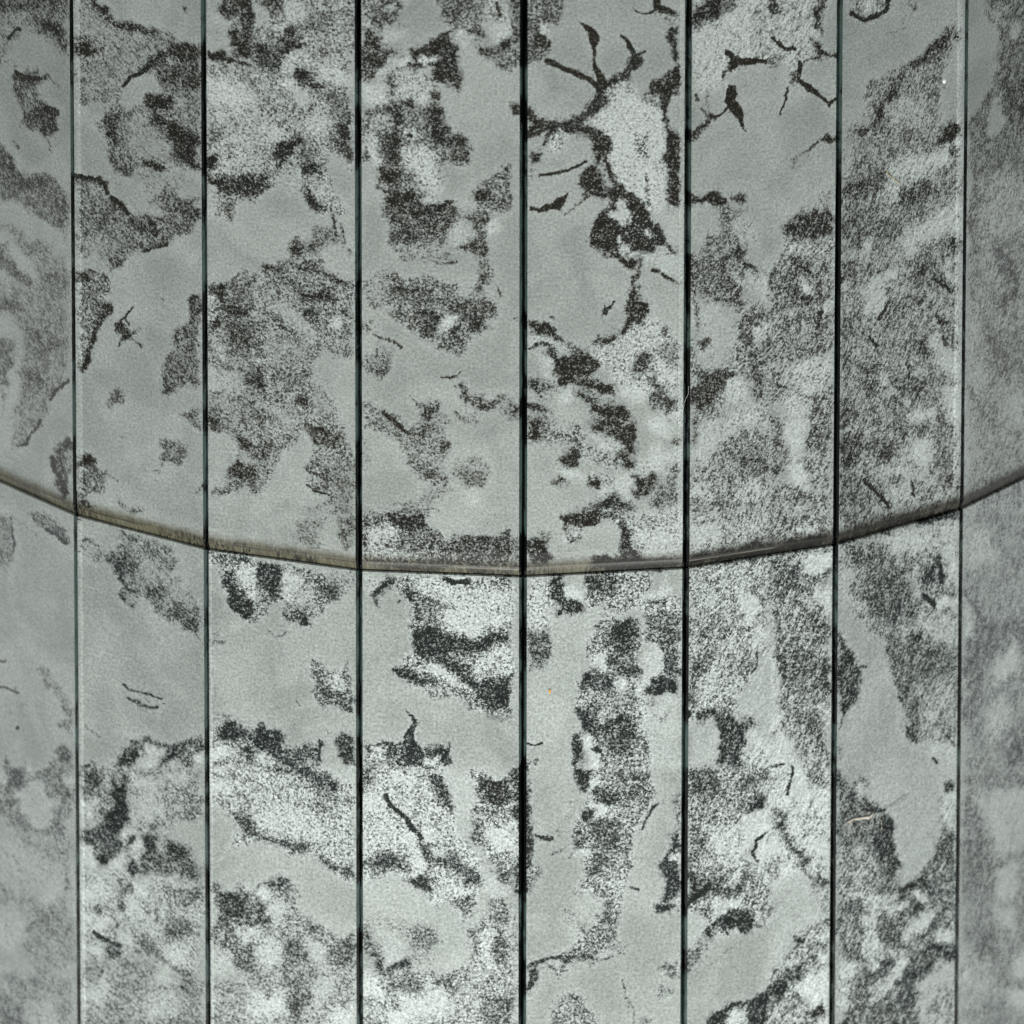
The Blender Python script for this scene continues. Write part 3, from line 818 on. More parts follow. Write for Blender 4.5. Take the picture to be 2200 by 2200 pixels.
P 78 1.2 0 104,164 112,166 114,172 110,173
P 2 2 2 53,68 62,74 70,84 78,92 86,98 88,108 90,122 96,134 100,148 104,162 108,174 118,180 124,186 128,193 56,193 56,180 58,166 64,152 68,142 70,126 72,116 64,112 60,104 58,96 53,88
P 74 1.5 1 53,88 57,90 58,98 62,104 66,108 72,116 72,126 68,134 66,144 60,152 56,164 53,166
P 62 2 1 53,178 56,178 55,188 53,188
L 72 .8 .8 70,116 74,116
P 6 2 5 118,178 128,176 138,178 144,182 144,193 130,193 124,186
L 70 1 .8 136,170 140,178
L 74 1 .8 123,186 128,190
P 44 3 1 149,0 193,0 193,193 149,193
P 24 3 5 150,10 166,16 174,34 166,40 152,40
P 62 3 0 149,58 158,70 164,76 178,84 193,86 193,100 180,98 168,110 160,124 149,126
P 6 2.5 6 149,68 156,80 158,92 150,96
P 10 2.5 6 176,108 184,100 188,104 186,116 178,126 170,130 172,118
P 62 4 0 149,128 162,126 158,148 149,160
P 26 3 5 166,150 176,140 186,150 178,170 168,172
P 66 4 0 178,164 193,160 193,190 182,190
C 0 1650
P 54 2.5 1 0,0 55,0 55,34 50,44 54,90 48,94 46,82 52,76 48,64 40,56 28,50 14,46 4,42 0,36
P 3 1.5 3 12,18 18,14 22,8 30,10 36,20 40,26 46,26 46,29 40,30 44,36 42,40 34,44 26,40 20,36 14,30 10,24
P 72 3 0 4,2 16,2 24,8 18,14 10,20 4,14
P 4 2 4 0,2 4,2 4,12 0,14
P 4 2 4 20,0 30,0 26,7 22,4
P 4 2 5 46,8 54,8 55,16 50,14
P 70 2.5 0 44,20 55,18 55,28 48,25
P 66 3 0 0,24 8,24 8,32 0,34
P 24 5 3 0,46 20,52 40,62 48,76 40,86 20,90 0,80
P 46 4 1 12,48 28,54 48,60 55,60 55,76 44,72 30,62 14,54
P 42 4 1 0,84 20,92 32,100 46,94 55,100 55,150 40,156 20,150 10,130 20,112 10,104 0,100
P 16 4 4 0,112 14,110 20,126 8,136 0,140
P 14 4 4 28,92 42,94 44,104 34,100
P 50 4 1 20,106 40,102 46,120 36,132 24,124
P 48 4 1 0,150 40,156 55,160 55,193 0,193
P 20 4 4 0,144 6,150 4,160 0,160
P 60 4 0 0,174 12,174 18,184 10,193 0,193
P 26 4 3 20,176 40,174 46,190 30,193 20,188
L 60 1.5 2 28,152 35,155
P 50 2.5 3 59,0 152,0 152,36 146,40 138,36 130,48 124,48 118,54 110,50 104,48 98,42 98,30 96,18 90,16 84,30 76,40 62,42 59,40
P 72 3 0 60,2 74,2 78,12 74,20 66,22 60,14
P 82 3 0 80,18 88,10 96,6 95,18 97,32 98,40 90,46 88,56 78,60 72,50 76,36 82,28
P 24 3 4 98,24 110,18 124,26 124,40 112,44 100,40
P 12 3 5 96,4 112,8 120,14 112,18 100,16
P 56 2.5 4 122,16 130,11 140,12 150,14 152,30 140,26 128,26
P 4 2.5 3 118,8 138,2 138,12 126,12
P 58 3 3 130,32 152,30 152,38 138,38
P 24 3 7 60,26 72,26 72,40 62,40
P 72 3 0 60,46 72,46 86,52 90,58 80,62 70,56 60,54
P 70 3 1 59,48 90,54 100,58 100,64 104,70 108,76 114,80 124,80 134,82 142,82 152,88 152,76 148,70 144,66 142,58 134,58 126,54 122,64 118,54 110,52 106,58 104,68 96,62 92,62 90,70 78,72 70,64
P 8 2 6 91,48 102,48 103,52 98,56 95,58 91,56
P 84 1.5 0 95,53 103,51 102,56 97,60
P 8 2 7 99,60 106,54 108,66 104,68
P 80 2.5 0 108,52 118,52 120,62 112,66 108,60
P 82 2.5 0 125,54 134,58 140,60 140,68 128,68 124,62
P 8 2 9 62,58 70,60 70,74 62,74
P 86 1.5 0 71,66 82,66 82,71 74,72
P 84 2 0 98,66 104,70 108,78 102,82 96,78
P 68 3 1 108,70 138,68 142,80 128,80 112,80
P 16 2.5 8 88,70 96,66 94,78 84,80
P 40 3 6 59,76 90,78 104,84 120,84 140,84 152,90 152,150 140,154 120,146 100,140 90,144 80,140 70,146 60,140
P 16 3 9 62,88 76,86 80,98 70,102 62,98
P 60 3 3 92,84 104,88 96,100 84,96
P 12 2.5 9 104,86 112,88 110,96 104,94
P 62 3 3 124,88 152,90 152,100 136,104 124,98
P 12 3 8 94,98 106,100 110,112 98,110
P 66 2 1 84,102 92,104 98,108 92,110 86,106
P 76 1.5 0 72,108 75,104 75,110 72,112
P 18 3 8 62,112 80,114 84,120 70,122 62,118
L 84 1.3 1 70,124 78,129 83,133 90,134
P 74 1.5 0 83,122 90,120 92,124 86,128 90,134 83,132 86,128
P 3 2 4 90,124 98,126 99,136 92,134 88,130
P 58 3 2 100,126 116,130 124,140 136,150 150,156 150,164 134,158 120,146 104,140
P 62 3 2 124,112 140,114 148,126 136,134 126,126
P 20 3 7 60,134 72,136 74,144 62,144
P 70 2 1 74,136 84,134 90,142 80,146 76,142
P 16 3 8 124,134 138,136 142,148 130,148
P 50 3 2 60,150 100,144 120,150 134,162 140,172 148,172 146,164 152,160 152,193 60,193
P 4 2 3 116,152 124,150 130,158 126,164 118,162
P 74 2.5 0 136,160 144,162 148,172 142,171 136,166
P 24 4 5 62,164 80,160 84,176 70,182 60,178
P 30 4 5 100,172 130,170 140,184 110,188
P 48 2.5 8 158,0 193,0 193,60 184,60 176,62 174,56 178,46 172,38 164,28 158,28
P 16 3 9 158,10 168,8 176,18 166,20 158,18
P 70 2.5 2 170,30 182,32 193,40 193,52 184,54 178,44
P 25 2 3 158,38 166,38 174,42 160,42
P 66 2 3 158,88 166,88 170,94 176,94 180,90 183,82 188,80 187,88 193,90 193,160 176,150 162,134 158,128 166,110 160,100
P 8 2 3 184,82 193,84 193,90 188,90
P 80 2.5 1 166,96 180,94 188,104 180,116 170,110
P 10 3 7 176,120 193,118 193,130 182,130
P 26 3 5 158,140 172,138 178,150 160,160
P 50 3 3 158,164 176,158 193,160 193,193 158,193
P 8 3 8 184,176 193,176 193,190 186,186
C 550 1650
P 46 1.5 9 0,0 75,0 75,86 66,86 60,84 54,80 48,72 40,64 26,66 20,62 14,58 4,58 0,58
P 78 2.5 1 6,0 40,0 52,4 60,10 66,16 56,20 46,14 34,10 28,4 14,4
P 2 1.5 3 54,0 70,0 75,6 75,11 66,10 60,6
P 60 3 5 42,22 56,16 66,22 72,30 60,28 48,34 40,30
P 28 3 10 4,30 30,34 50,44 50,52 24,50 4,44
P 76 3 1 0,50 14,54 26,56 40,56 34,64 24,62 12,57 0,57
P 68 2 1 44,62 54,68 62,74 70,72 75,70 75,84 64,82 54,80 48,72
P 3 2.5 1 0,60 14,59 16,68 22,76 28,78 40,72 48,74 56,82 64,86 75,88 75,118 66,122 56,120 46,116 38,114 34,100 30,90 24,84 16,80 8,88 0,90
P 30 2 2 18,62 26,66 22,74 18,70
P 24 3 2 28,68 40,64 44,68 36,74
P 50 2 4 0,92 8,90 14,83 20,82 28,88 34,98 34,106 40,116 50,118 58,124 66,128 75,120 75,193 0,193
P 74 2 0 2,92 10,88 16,84 26,86 22,90 10,92
P 4 2 8 3,94 9,94 10,102 4,100
P 82 2 0 0,98 4,100 8,110 10,116 0,116
P 24 3 6 10,100 24,102 24,114 14,118
P 70 3 1 38,112 50,118 50,124 40,122
P 28 4 7 0,124 18,128 20,142 10,150 0,146
P 68 4 1 24,124 38,128 40,146 28,150 24,140
P 66 3 1 54,130 75,126 75,146 62,150 54,142
P 14 3 4 40,130 54,134 52,150 44,156 40,144
P 14 4 7 2,138 20,140 20,150 6,152
P 58 4 2 20,150 46,150 44,170 34,190 22,188 24,170
P 12 3 4 42,160 54,158 58,172 48,180 40,172
P 14 4 9 0,172 18,172 22,186 0,190
P 14 3 8 54,184 75,180 75,193 54,193
P 72 3 1 26,170 36,172 34,190 24,188
P 46 1.5 9 80,0 140,0 146,12 148,28 150,36 152,50 158,56 166,64 170,74 170,90 166,98 164,108 160,114 152,116 150,108 146,102 138,100 132,102 128,94 118,90 112,86 106,80 96,82 86,84 80,84
P 70 2.5 1 80,0 90,0 90,12 82,16
P 20 3 9 80,22 96,20 100,28 90,34 82,32
P 74 2.5 1 130,2 140,4 146,14 148,28 150,36 142,32 136,22 130,12
P 30 3 10 104,4 124,4 120,14 106,14
L 82 1.5 1 97,21 101,28 106,32 112,38 120,48 126,54
P 34 3 10 82,42 104,40 116,52 122,62 110,62 96,58 82,60
P 8 2.5 10 110,42 118,50 124,60 130,68 126,78 120,76 118,64
P 12 2 10 124,46 136,50 138,56 128,54
P 74 2.5 1 82,68 96,64 112,68 116,76 104,78 88,78
P 76 2.5 1 122,54 132,60 132,70 128,80 134,86 130,92 122,90 112,84 122,84 128,74 124,64
P 82 2 0 114,84 126,84 136,84 134,92 128,94 120,90
P 72 2.5 1 132,58 146,60 154,68 164,76 170,86 166,94 158,90 150,80 140,76 132,72
P 14 2 9 136,62 144,62 142,66 136,66
P 34 2.5 9 140,82 152,84 160,96 160,108 148,102 140,98 132,96
P 64 2 3 146,100 162,98 164,110 154,116 150,112
P 1 2 3 80,86 100,84 106,82 112,88 122,94 130,102 140,104 150,108 154,116 162,116 162,130 158,142 152,148 142,146 138,130 138,116 120,114 100,112 80,112
L 45 .6 .6 99,82 100,90
P 30 3 2 82,114 100,114 120,116 136,120 138,140 132,150 118,150 112,140 114,128 104,124 94,120 84,126
P 58 3 2 116,124 136,122 136,138 124,142 116,136
P 4 2.5 4 94,124 104,122 112,130 110,140 102,146 98,152 95,142 93,132
P 62 3 1 80,118 86,120 92,132 94,144 92,150 84,144 80,140
P 80 2 0 88,142 94,146 96,152 106,144 114,142 114,150 102,156 94,160 90,152
P 50 3 6 80,152 92,160 110,158 130,152 150,152 160,146 164,140 164,122 170,112 176,118 193,120 193,193 80,193
P 14 3 10 82,156 92,162 98,176 86,176 80,168
P 64 3 3 96,154 114,150 124,164 114,172 100,166
P 60 3 3 134,158 152,156 152,168 138,170
P 18 4 8 108,172 140,170 150,178 140,190 112,190
P 12 3 10 98,186 116,184 114,193 98,193
P 68 2.5 2 162,118 168,122 168,138 162,142
P 66 3 2 180,120 188,122 188,150 180,148
P 30 3 9 168,128 180,124 178,150 168,150
P 68 3 2 172,172 193,168 193,193 176,193
P 58 2 7 160,0 193,2 193,80 186,84 180,78 174,70 170,60 166,58 168,44 164,30 166,20 160,12
P 2 1.5 4 140,0 160,2 162,12 166,20 164,32 163,46 158,53 152,48 150,34 147,18 142,8
P 2 1.5 2 172,0 193,0 193,4 186,9 176,6
P 82 2 1 168,6 180,10 193,8 193,26 182,28 172,22 166,16
P 12 2.5 10 174,44 193,40 193,62 180,62 174,54
P 76 2 0 164,36 168,44 168,54 164,58 162,52
P 4 2 4 172,78 178,80 186,86 190,92 186,100 176,98 170,90
P 66 2.5 2 172,70 180,76 193,80 193,90 182,84
P 60 2.5 3 174,100 186,98 193,106 193,120 180,120 174,112
C 1100 1650
P 76 1.5 1 0,0 14,0 15,20 15,40 14,48 16,56 15,68 17,74 21,78 19,84 14,90 15,96 10,94 0,96
P 30 2 8 0,40 5,44 5,70 0,70
P 50 2 3 11,76 20,74 20,84 14,88
P 84 1 0 16,49 22,50 32,51 32,54 24,54 18,52
P 40 2 3 0,116 5,114 5,193 0,193
P 58 1.5 6 47,0 105,0 106,10 108,16 104,28 98,38 92,50 88,60 90,70 86,86 84,98 82,110 80,124 80,134 70,138 58,142 44,146 36,150 34,140 46,134 50,128 46,120 56,124 60,116 64,108 66,100 58,96 52,88 56,76 54,68 46,70 42,66 50,60 44,50 46,40 52,34 54,24 50,14
P 80 2 0 47,0 62,0 60,8 54,18 50,16 48,8
P 3 1.5 9 60,6 68,6 64,14 58,20 56,14
P 78 2.5 1 58,18 68,14 80,16 76,26 66,26
P 3 1.5 9 57,26 68,28 68,36 62,40 56,32
P 86 1.5 0 53,31 61,30 62,38 56,40
P 70 3 2 46,44 60,46 58,58 50,60
P 72 3 1 62,42 80,40 82,58 70,64 62,54
P 68 3 4 80,4 104,4 102,24 88,30 82,20
P 66 3 2 58,66 76,62 80,74 70,82 58,78
P 6 2 7 50,62 58,60 58,66 50,66
P 50 3 6 70,78 86,72 84,90 74,92
P 68 2 1 66,100 72,98 74,110 68,120 64,116
P 4 2 2 48,98 64,98 66,106 62,116 56,118 48,112
P 62 2.5 4 66,112 80,112 80,130 70,134 62,126
P 70 2 1 34,142 48,138 64,138 66,142 54,146 42,148
P 46 2 3 36,106 46,104 48,112 44,118 38,114
P 62 1.2 1 48,117 54,118 58,122 56,126 52,122
P 16 3 3 40,118 48,122 48,132 42,130
P 25 2 2 38,28 46,22 48,30 40,40
P 30 2 3 44,88 54,90 54,98 46,97
L 40 1 1 34,46 38,52
L 45 1.2 1.2 30,64 40,60
L 74 1.2 1 11,150 20,147 30,144 36,142
P 50 1.5 3 24,152 30,148 40,148 46,154 38,156 34,160 30,154
P 72 1.5 1 11,151 18,149 20,156 22,162 18,168 12,171 11,170
L 62 .8 .7 58,149 66,144 76,142
P 40 1.5 2 78,134 86,134 84,142 80,144
L 66 .6 .6 84,160 86,170
L 50 .7 .7 86,172 92,182 96,192
L 50 .7 .7 86,172 88,188
L 40 .6 .6 86,104 86,114
P 56 2 4 40,170 48,168 54,172 58,180 64,186 70,193 22,193 30,182 34,174
L 72 1 .8 109,27 104,34 100,42 98,47
P 78 1 0 97,54 99,54 97,57 95,58
L 60 .5 .5 92,68 99,67
L 74 1 .8 90,89 95,90 96,91
P 66 1 0 112,22 115,22 114,25 111,24
P 54 1.5 1 122,20 127,18 127,56 122,58 118,52 122,46
P 80 1.2 0 118,52 127,48 127,107 122,107 120,113 117,110 110,110 107,114 109,108 106,104 114,102 116,96 117,88 113,80 112,76 116,70 118,60
P 3 1.2 9 123,64 127,64 127,70 122,70
P 8 1.2 5 116,102 127,98 127,104 120,104
P 30 1.5 2 108,78 113,76 112,84
P 60 1.5 1 110,152 113,149 127,148 127,160 120,160 116,156
P 44 1.5 2 108,164 112,156 114,160 116,166 127,168 112,174 108,176
P 15 1.5 3 112,152 116,154 116,164 112,160
P 48 2 1 98,190 106,190 106,193 96,193
P 58 2 7 132,0 193,0 193,26 180,30 174,36 170,46 170,56 180,68 186,72 193,74 193,116 182,122 170,124 154,130 150,126 142,132 148,118 140,110 134,110 132,104
P 72 3 2 132,6 150,2 156,14 146,22 134,18
P 70 3 1 172,10 184,8 180,18 172,18
P 74 2.5 0 176,28 184,22 193,22 193,28 182,32 176,34
P 6 3 10 174,38 193,30 193,60 184,62 176,56 172,48
P 3 2 10 182,60 193,58 193,70 186,70 182,66
L 76 1 .8 193,48 184,56 181,64 186,70
P 70 3 2 134,50 150,52 150,62 138,62
P 34 3 10 148,40 170,46 176,60 176,74 160,70 148,60
P 80 2 0 132,78 140,82 140,94 132,100
P 70 3 3 142,86 160,80 168,76 180,86 170,96 156,98 142,100
L 84 2 1.5 132,103 142,95 150,88
P 5 1.5 10 168,80 174,78 170,84 162,88
P 5 1.5 9 152,100 158,98 158,104 152,104
P 5 1.5 8 160,104 170,102 166,110 156,112
P 84 2 0 152,118 160,110 170,110 182,110 180,122 168,122 156,120
P 72 2 1 150,120 156,120 150,130 144,134 146,126
P 4 2 3 132,112 140,112 146,118 144,128 136,136 132,140
P 56 2 3 136,138 144,134 148,136 144,144 136,152 132,160 132,148
P 62 2 2 132,142 140,140 138,150 132,160
L 35 1.2 1.2 172,132 160,140 150,150
P 80 1.5 1 193,164 184,172 176,176 170,174 164,176 160,182 154,184 150,184 148,190 142,193 193,193
P 24 2 8 168,180 178,182 176,193 164,193 162,188
C 1650 1650
P 38 2.5 9 0,0 47,0 47,90 40,86 32,90 24,80 14,84 8,80 4,90 0,94
P 5 2 7 16,0 26,0 30,18 24,24 16,20
L 74 .9 .7 18,0 16,10 14,20
P 60 3 5 26,2 47,0 47,12 36,16 30,10
P 12 3 9 34,14 47,14 47,30 36,26
P 74 3 1 6,30 12,36 14,48 22,60 30,68 32,76 26,78 20,68 12,54 6,42
P 6 2.5 9 0,52 10,54 14,64 8,72 0,66
P 6 2 9 28,56 46,56 46,66 34,64
P 70 2 0 26,78 34,80 47,84 47,92 34,90
P 52 3 6 0,64 12,70 12,80 0,86
P 40 3 3 26,88 47,90 47,108 38,110 34,100 26,92
P 2 2.5 3 8,84 16,82 26,84 30,92 36,104 38,114 30,118 24,122 18,124 16,132 8,142 0,148 0,112 6,104 4,98 0,96
P 64 1.5 1 0,104 6,106 2,111 0,112
P 56 2 5 20,124 28,120 38,112 47,108 47,193 0,193 0,160 6,150 10,140 18,136
P 84 1.5 0 18,125 26,126 30,124 28,130 22,130
P 5 1.5 10 36,124 46,122 46,126 38,127
P 5 1.5 9 38,138 43,138 44,144 40,146
P 76 3 1 14,150 24,148 26,158 16,160 8,164
P 12 3 10 22,164 44,150 47,176 40,182 30,178
P 4 2 9 10,152 14,144 20,142 18,148
P 80 2.5 0 0,166 10,160 14,170 4,180 0,178
P 84 1.5 0 34,182 40,178 46,180 46,184 38,184 32,188
P 6 2 6 34,190 46,184 46,193 34,193
P 66 2 2 52,0 58,2 62,10 66,12 70,8 74,6 78,9 77,16 76,22 80,25 84,26 86,30 88,34 92,38 95,42 96,50 98,60 100,70 98,78 96,86 102,91 110,84 116,78 124,72 130,64 130,52 130,42 132,30 130,22 134,8 142,6 142,193 52,193
P 66 3 2 54,4 62,10 62,28 54,30
P 4 2 9 69,14 74,12 74,20 70,22
P 78 2 0 84,40 94,40 98,60 100,74 90,80 84,70 82,54
P 50 4 6 54,60 76,58 84,80 80,90 60,90 54,80
P 64 3 1 56,38 76,44 80,56 66,56 56,50
L 85 .8 .6 74,32 88,32
L 70 .4 .5 89,32 94,27 100,23 104,21 102,24 99,25
P 3 2 3 78,0 142,0 142,8 132,10 128,24 128,44 128,58 124,68 116,76 108,83 100,88 97,80 100,70 98,58 96,44 92,36 86,28 82,24 77,20 78,10
P 26 2 8 132,16 142,16 142,44 134,44 131,30
P 66 2 1 130,48 140,46 140,56 132,66 122,74 118,78 126,66
P 78 2.5 0 98,94 106,88 114,80 126,76 124,84 112,90 104,96
P 12 2 8 112,94 118,92 124,94 122,100 115,100
P 60 3 3 126,70 142,74 142,110 130,112 128,96 124,86
P 40 3 8 56,94 78,92 90,96 86,110 72,108 60,104
P 70 2.5 1 56,100 70,100 72,108 60,112
P 10 2.5 9 88,98 96,96 94,104 104,104 102,112 94,112 88,106
P 60 3 4 54,110 70,112 72,130 60,136 54,130
P 28 3 9 72,112 84,106 84,140 90,150 78,152 72,136
P 66 3 2 84,114 104,110 104,126 96,140 86,130
P 2 2 6 108,116 116,108 126,104 124,112 116,122 108,130 102,132 102,126
P 62 3 4 108,130 124,116 140,110 142,120 128,122 122,134 110,138
P 12 2.5 7 126,124 140,120 140,132 128,136
P 78 2.5 0 122,134 132,134 142,136 142,146 130,144 124,150 116,152 120,142
P 6 2.5 8 98,140 104,140 108,146 100,154 96,150
P 50 3 5 84,136 100,130 100,142 92,150 84,152
P 72 2.5 1 104,152 114,144 120,142 116,152 110,160 108,170 114,184 104,186 100,172 102,160
P 20 3 9 54,144 70,148 66,160 54,164
L 72 2.5 2 66,168 76,160 86,152 92,146
P 26 3 8 86,160 100,148 98,158 86,172 76,180 78,170
P 66 3 3 60,178 74,168 78,172 70,184 60,190
P 26 3 9 52,166 62,164 60,180 52,186
P 4 3 2 114,164 124,152 134,148 142,150 142,193 116,193 116,180
P 44 3 4 122,166 142,160 142,193 124,193
P 44 3 0 147,0 193,0 193,193 147,193
P 60 4 0 164,2 193,0 193,14 176,14
P 14 3 3 160,18 193,12 193,60 176,66 168,50 160,30
P 60 4 0 148,26 160,34 170,60 172,80 164,104 156,90 148,90
P 10 3 3 174,76 188,70 186,96 176,104 172,92
P 56 3 0 170,70 182,66 176,74
P 14 3 3 168,106 186,110 188,124 174,120
P 64 4 0 156,120 170,124 176,140 160,144
P 36 4 2 148,140 170,148 176,166 160,180 148,176
P 8 2.5 4 180,168 193,164 193,185 186,182
B 4 1 8 150 156 1.5 4 10
P 12 3 4 188,140 193,142 193,160 188,156
'''

# ---------------------------------------------------------------- the silvering, drawn as patches on the unrolled facade
# every line: P density feather whiteness polygon | L density half-width feather polyline | B blob ; C moves the local origin
G = 1220                    # raster of the decay map (covers -120 .. 2320 in steps of 2)
STEP, ORG = 2.0, -120.0


def hash_noise(n, cell, seed):
    """smooth value noise on the raster, zero mean, about unit spread"""
    rng = np.random.default_rng(seed)
    m = int(n * STEP / cell) + 4
    g = rng.standard_normal((m, m))
    c = np.arange(n) * STEP / cell
    i = c.astype(int)
    f = c - i
    f = f * f * (3 - 2 * f)
    a = g[i][:, i] * (1 - f)[None, :] + g[i][:, i + 1] * f[None, :]
    b = g[i + 1][:, i] * (1 - f)[None, :] + g[i + 1][:, i + 1] * f[None, :]
    return a * (1 - f)[:, None] + b * f[:, None]


def seg_dist(px, py, pts, closed):
    n = len(pts)
    d2 = np.full(px.shape, 1e12)
    inside = np.zeros(px.shape, bool)
    rng = range(n) if closed else range(n - 1)
    for k in rng:
        ax, ay = pts[k]
        bx, by = pts[(k + 1) % n]
        ex, ey = bx - ax, by - ay
        L2 = ex * ex + ey * ey + 1e-9
        h = np.clip(((px - ax) * ex + (py - ay) * ey) / L2, 0, 1)
        qx = px - ax - h * ex
        qy = py - ay - h * ey
        d2 = np.minimum(d2, qx * qx + qy * qy)
        if closed:
            if ay != by:
                c = ((ay > py) != (by > py)) & (px < ex * (py - ay) / (by - ay) + ax)
                inside ^= c
    d = np.sqrt(d2)
    if closed:
        d[inside] *= -1
    return d


def build_map():
    dens = np.full((G, G), 0.0, np.float32)
    whit = np.zeros((G, G), np.float32)
    vein = np.zeros((G, G), np.float32)
    ax = ORG + np.arange(G) * STEP
    X, Y = np.meshgrid(ax, ax)
    # ragged edges: the map is read through a small random displacement
    WX = X + 4.0 * hash_noise(G, 46, 7) + 3.6 * hash_noise(G, 20, 1) + 2.4 * hash_noise(G, 9, 2) + 1.4 * hash_noise(G, 5, 5)
    WY = Y + 4.0 * hash_noise(G, 46, 8) + 3.6 * hash_noise(G, 20, 3) + 2.4 * hash_noise(G, 9, 4) + 1.4 * hash_noise(G, 5, 6)
    TX, TY = X + 0.4 * (WX - X), Y + 0.4 * (WY - Y)      # cracks are displaced less
    s = 550.0 / 193.2
    ox = oy = 0.0
    for line in TRACE.strip().splitlines():
        q = line.split()
        if not q or q[0] == '#':
            continue
        if q[0] == 'C':
            ox, oy = float(q[1]), float(q[2])
            continue
        if q[0] == 'B':
            d, f, w, cx, cy, rx, ry, an = [float(v) for v in q[1:9]]
            a = np.linspace(0, 2 * math.pi, 13)[:-1]
            an = math.radians(an)
            pts = [(cx + rx * math.cos(t) * math.cos(an) - ry * math.sin(t) * math.sin(an),
                    cy + rx * math.cos(t) * math.sin(an) + ry * math.sin(t) * math.cos(an)) for t in a]
            hw, kind, wh = 0.0, 'P', w / 10
        else:
            d, b, c = float(q[1]), float(q[2]), float(q[3])
            pts = [tuple(float(v) for v in t.split(',')) for t in q[4:]]
            kind = q[0]
            if kind == 'P':
                f, wh, hw = b, c / 10, 0.0
            else:
                hw, f, wh = b, c, None
        # patches that touch the edge of the drawn field run on past it
        pts2 = []
        for (x, y) in pts:
            x = ox + x * s
            y = oy + y * s
            if x <= 2: x -= 110
            if x >= 2195: x += 110
            if y <= 2: y -= 110
            if y >= 2195: y += 110
            pts2.append((x, y))
        pts = pts2
        hw *= s
        f0 = f
        thin = (kind == 'L' and hw <= 2.3 * s and f0 <= 1.6) or (kind == 'P' and d >= 84 and f0 <= 1.0)
        f = max(f * s, 1.6)
        if not thin:
            f = f * 1.7 + 4.0                     # patches fade out through ever sparser grain
        P = np.array(pts)
        m = f + hw + 12
        x0 = max(int((P[:, 0].min() - m - ORG) / STEP), 0)
        x1 = min(int((P[:, 0].max() + m - ORG) / STEP) + 2, G)
        y0 = max(int((P[:, 1].min() - m - ORG) / STEP), 0)
        y1 = min(int((P[:, 1].max() + m - ORG) / STEP) + 2, G)
        if x1 <= x0 or y1 <= y0:
            continue
        sl = (slice(y0, y1), slice(x0, x1))
        sd = seg_dist((TX if thin else WX)[sl], (TY if thin else WY)[sl], pts, kind == 'P')
        if kind == 'L':
            sd = sd - hw * 1.1 - 0.3
        mk = np.clip(0.5 - sd / f, 0, 1).astype(np.float32)
        dens[sl] += mk * (d / 100.0 - dens[sl])
        if kind == 'L' and d >= 55 and thin:
            vein[sl] = np.maximum(vein[sl], mk * min(0.9, 0.22 + (d - 55) / 45))
        elif kind == 'L' and d >= 70 and f0 <= 1.6:
            vein[sl] = np.maximum(vein[sl], mk * 0.42)
        elif kind == 'P' and thin:
            vein[sl] = np.maximum(vein[sl], mk * min(0.9, 0.3 + (d - 78) / 20))
        else:
            vein[sl] *= 1 - mk
        if wh is not None:
            whit[sl] += mk * (wh - whit[sl])
    return dens, whit, vein


def blur(a, r):
    for _ in range(2):
        for axis in (0, 1):
            p = np.pad(a, [(r + 1, r) if k == axis else (0, 0) for k in (0, 1)], mode='edge')
            c = np.cumsum(p, axis=axis, dtype=np.float64)
            n = 2 * r + 1
            if axis == 0:
                a = ((c[n:] - c[:-n]) / n)
            else:
                a = ((c[:, n:] - c[:, :-n]) / n)
    return a.astype(np.float32)


DENS, WHIT, VEIN = build_map()
RIM = np.clip(DENS - blur(DENS, 7), 0, 1)         # each patch is outlined darker than its inside
DENS = 0.72 * DENS + 0.28 * blur(DENS, 6)         # sparse specks fringe every patch
DENS = np.clip(DENS * 1.03 + 0.55 * RIM, 0, 1)
WHIT = 0.6 * WHIT + 0.4 * blur(WHIT, 4)
DSM = blur(DENS, 6)
HALO = np.clip(blur(DENS, 5) - DENS, 0, 1)


def survey(P):
    """position on the facade -> coordinate on the decay map"""
    d = P - OFF - CAM
    w = d @ FW
    return 1100 + FOC * (d @ RT) / w, 1100 - FOC * (d @ UP) / w


def read(A, x, y):
    i = np.clip((x - ORG) / STEP, 0, G - 1.001)
    j = np.clip((y - ORG) / STEP, 0, G - 1.001)
    i0 = i.astype(int); j0 = j.astype(int)
    fi = i - i0; fj = j - j0
    return (A[j0, i0] * (1 - fi) * (1 - fj) + A[j0, i0 + 1] * fi * (1 - fj)
            + A[j0 + 1, i0] * (1 - fi) * fj + A[j0 + 1, i0 + 1] * fi * fj)


def probit(d):
    d = np.clip(d, 0.002, 0.998)
    t = np.sqrt(-2 * np.log(np.minimum(d, 1 - d)))
    z = t - (2.30753 + 0.27061 * t) / (1 + 0.99229 * t + 0.04481 * t * t)
    return np.where(d < 0.5, -z, z)


# ---------------------------------------------------------------- materials
def nodes(name):
    m = bpy.data.materials.new(name)
    m.use_nodes = True
    nt = m.node_tree
    return m, nt, nt.nodes['Principled BSDF']


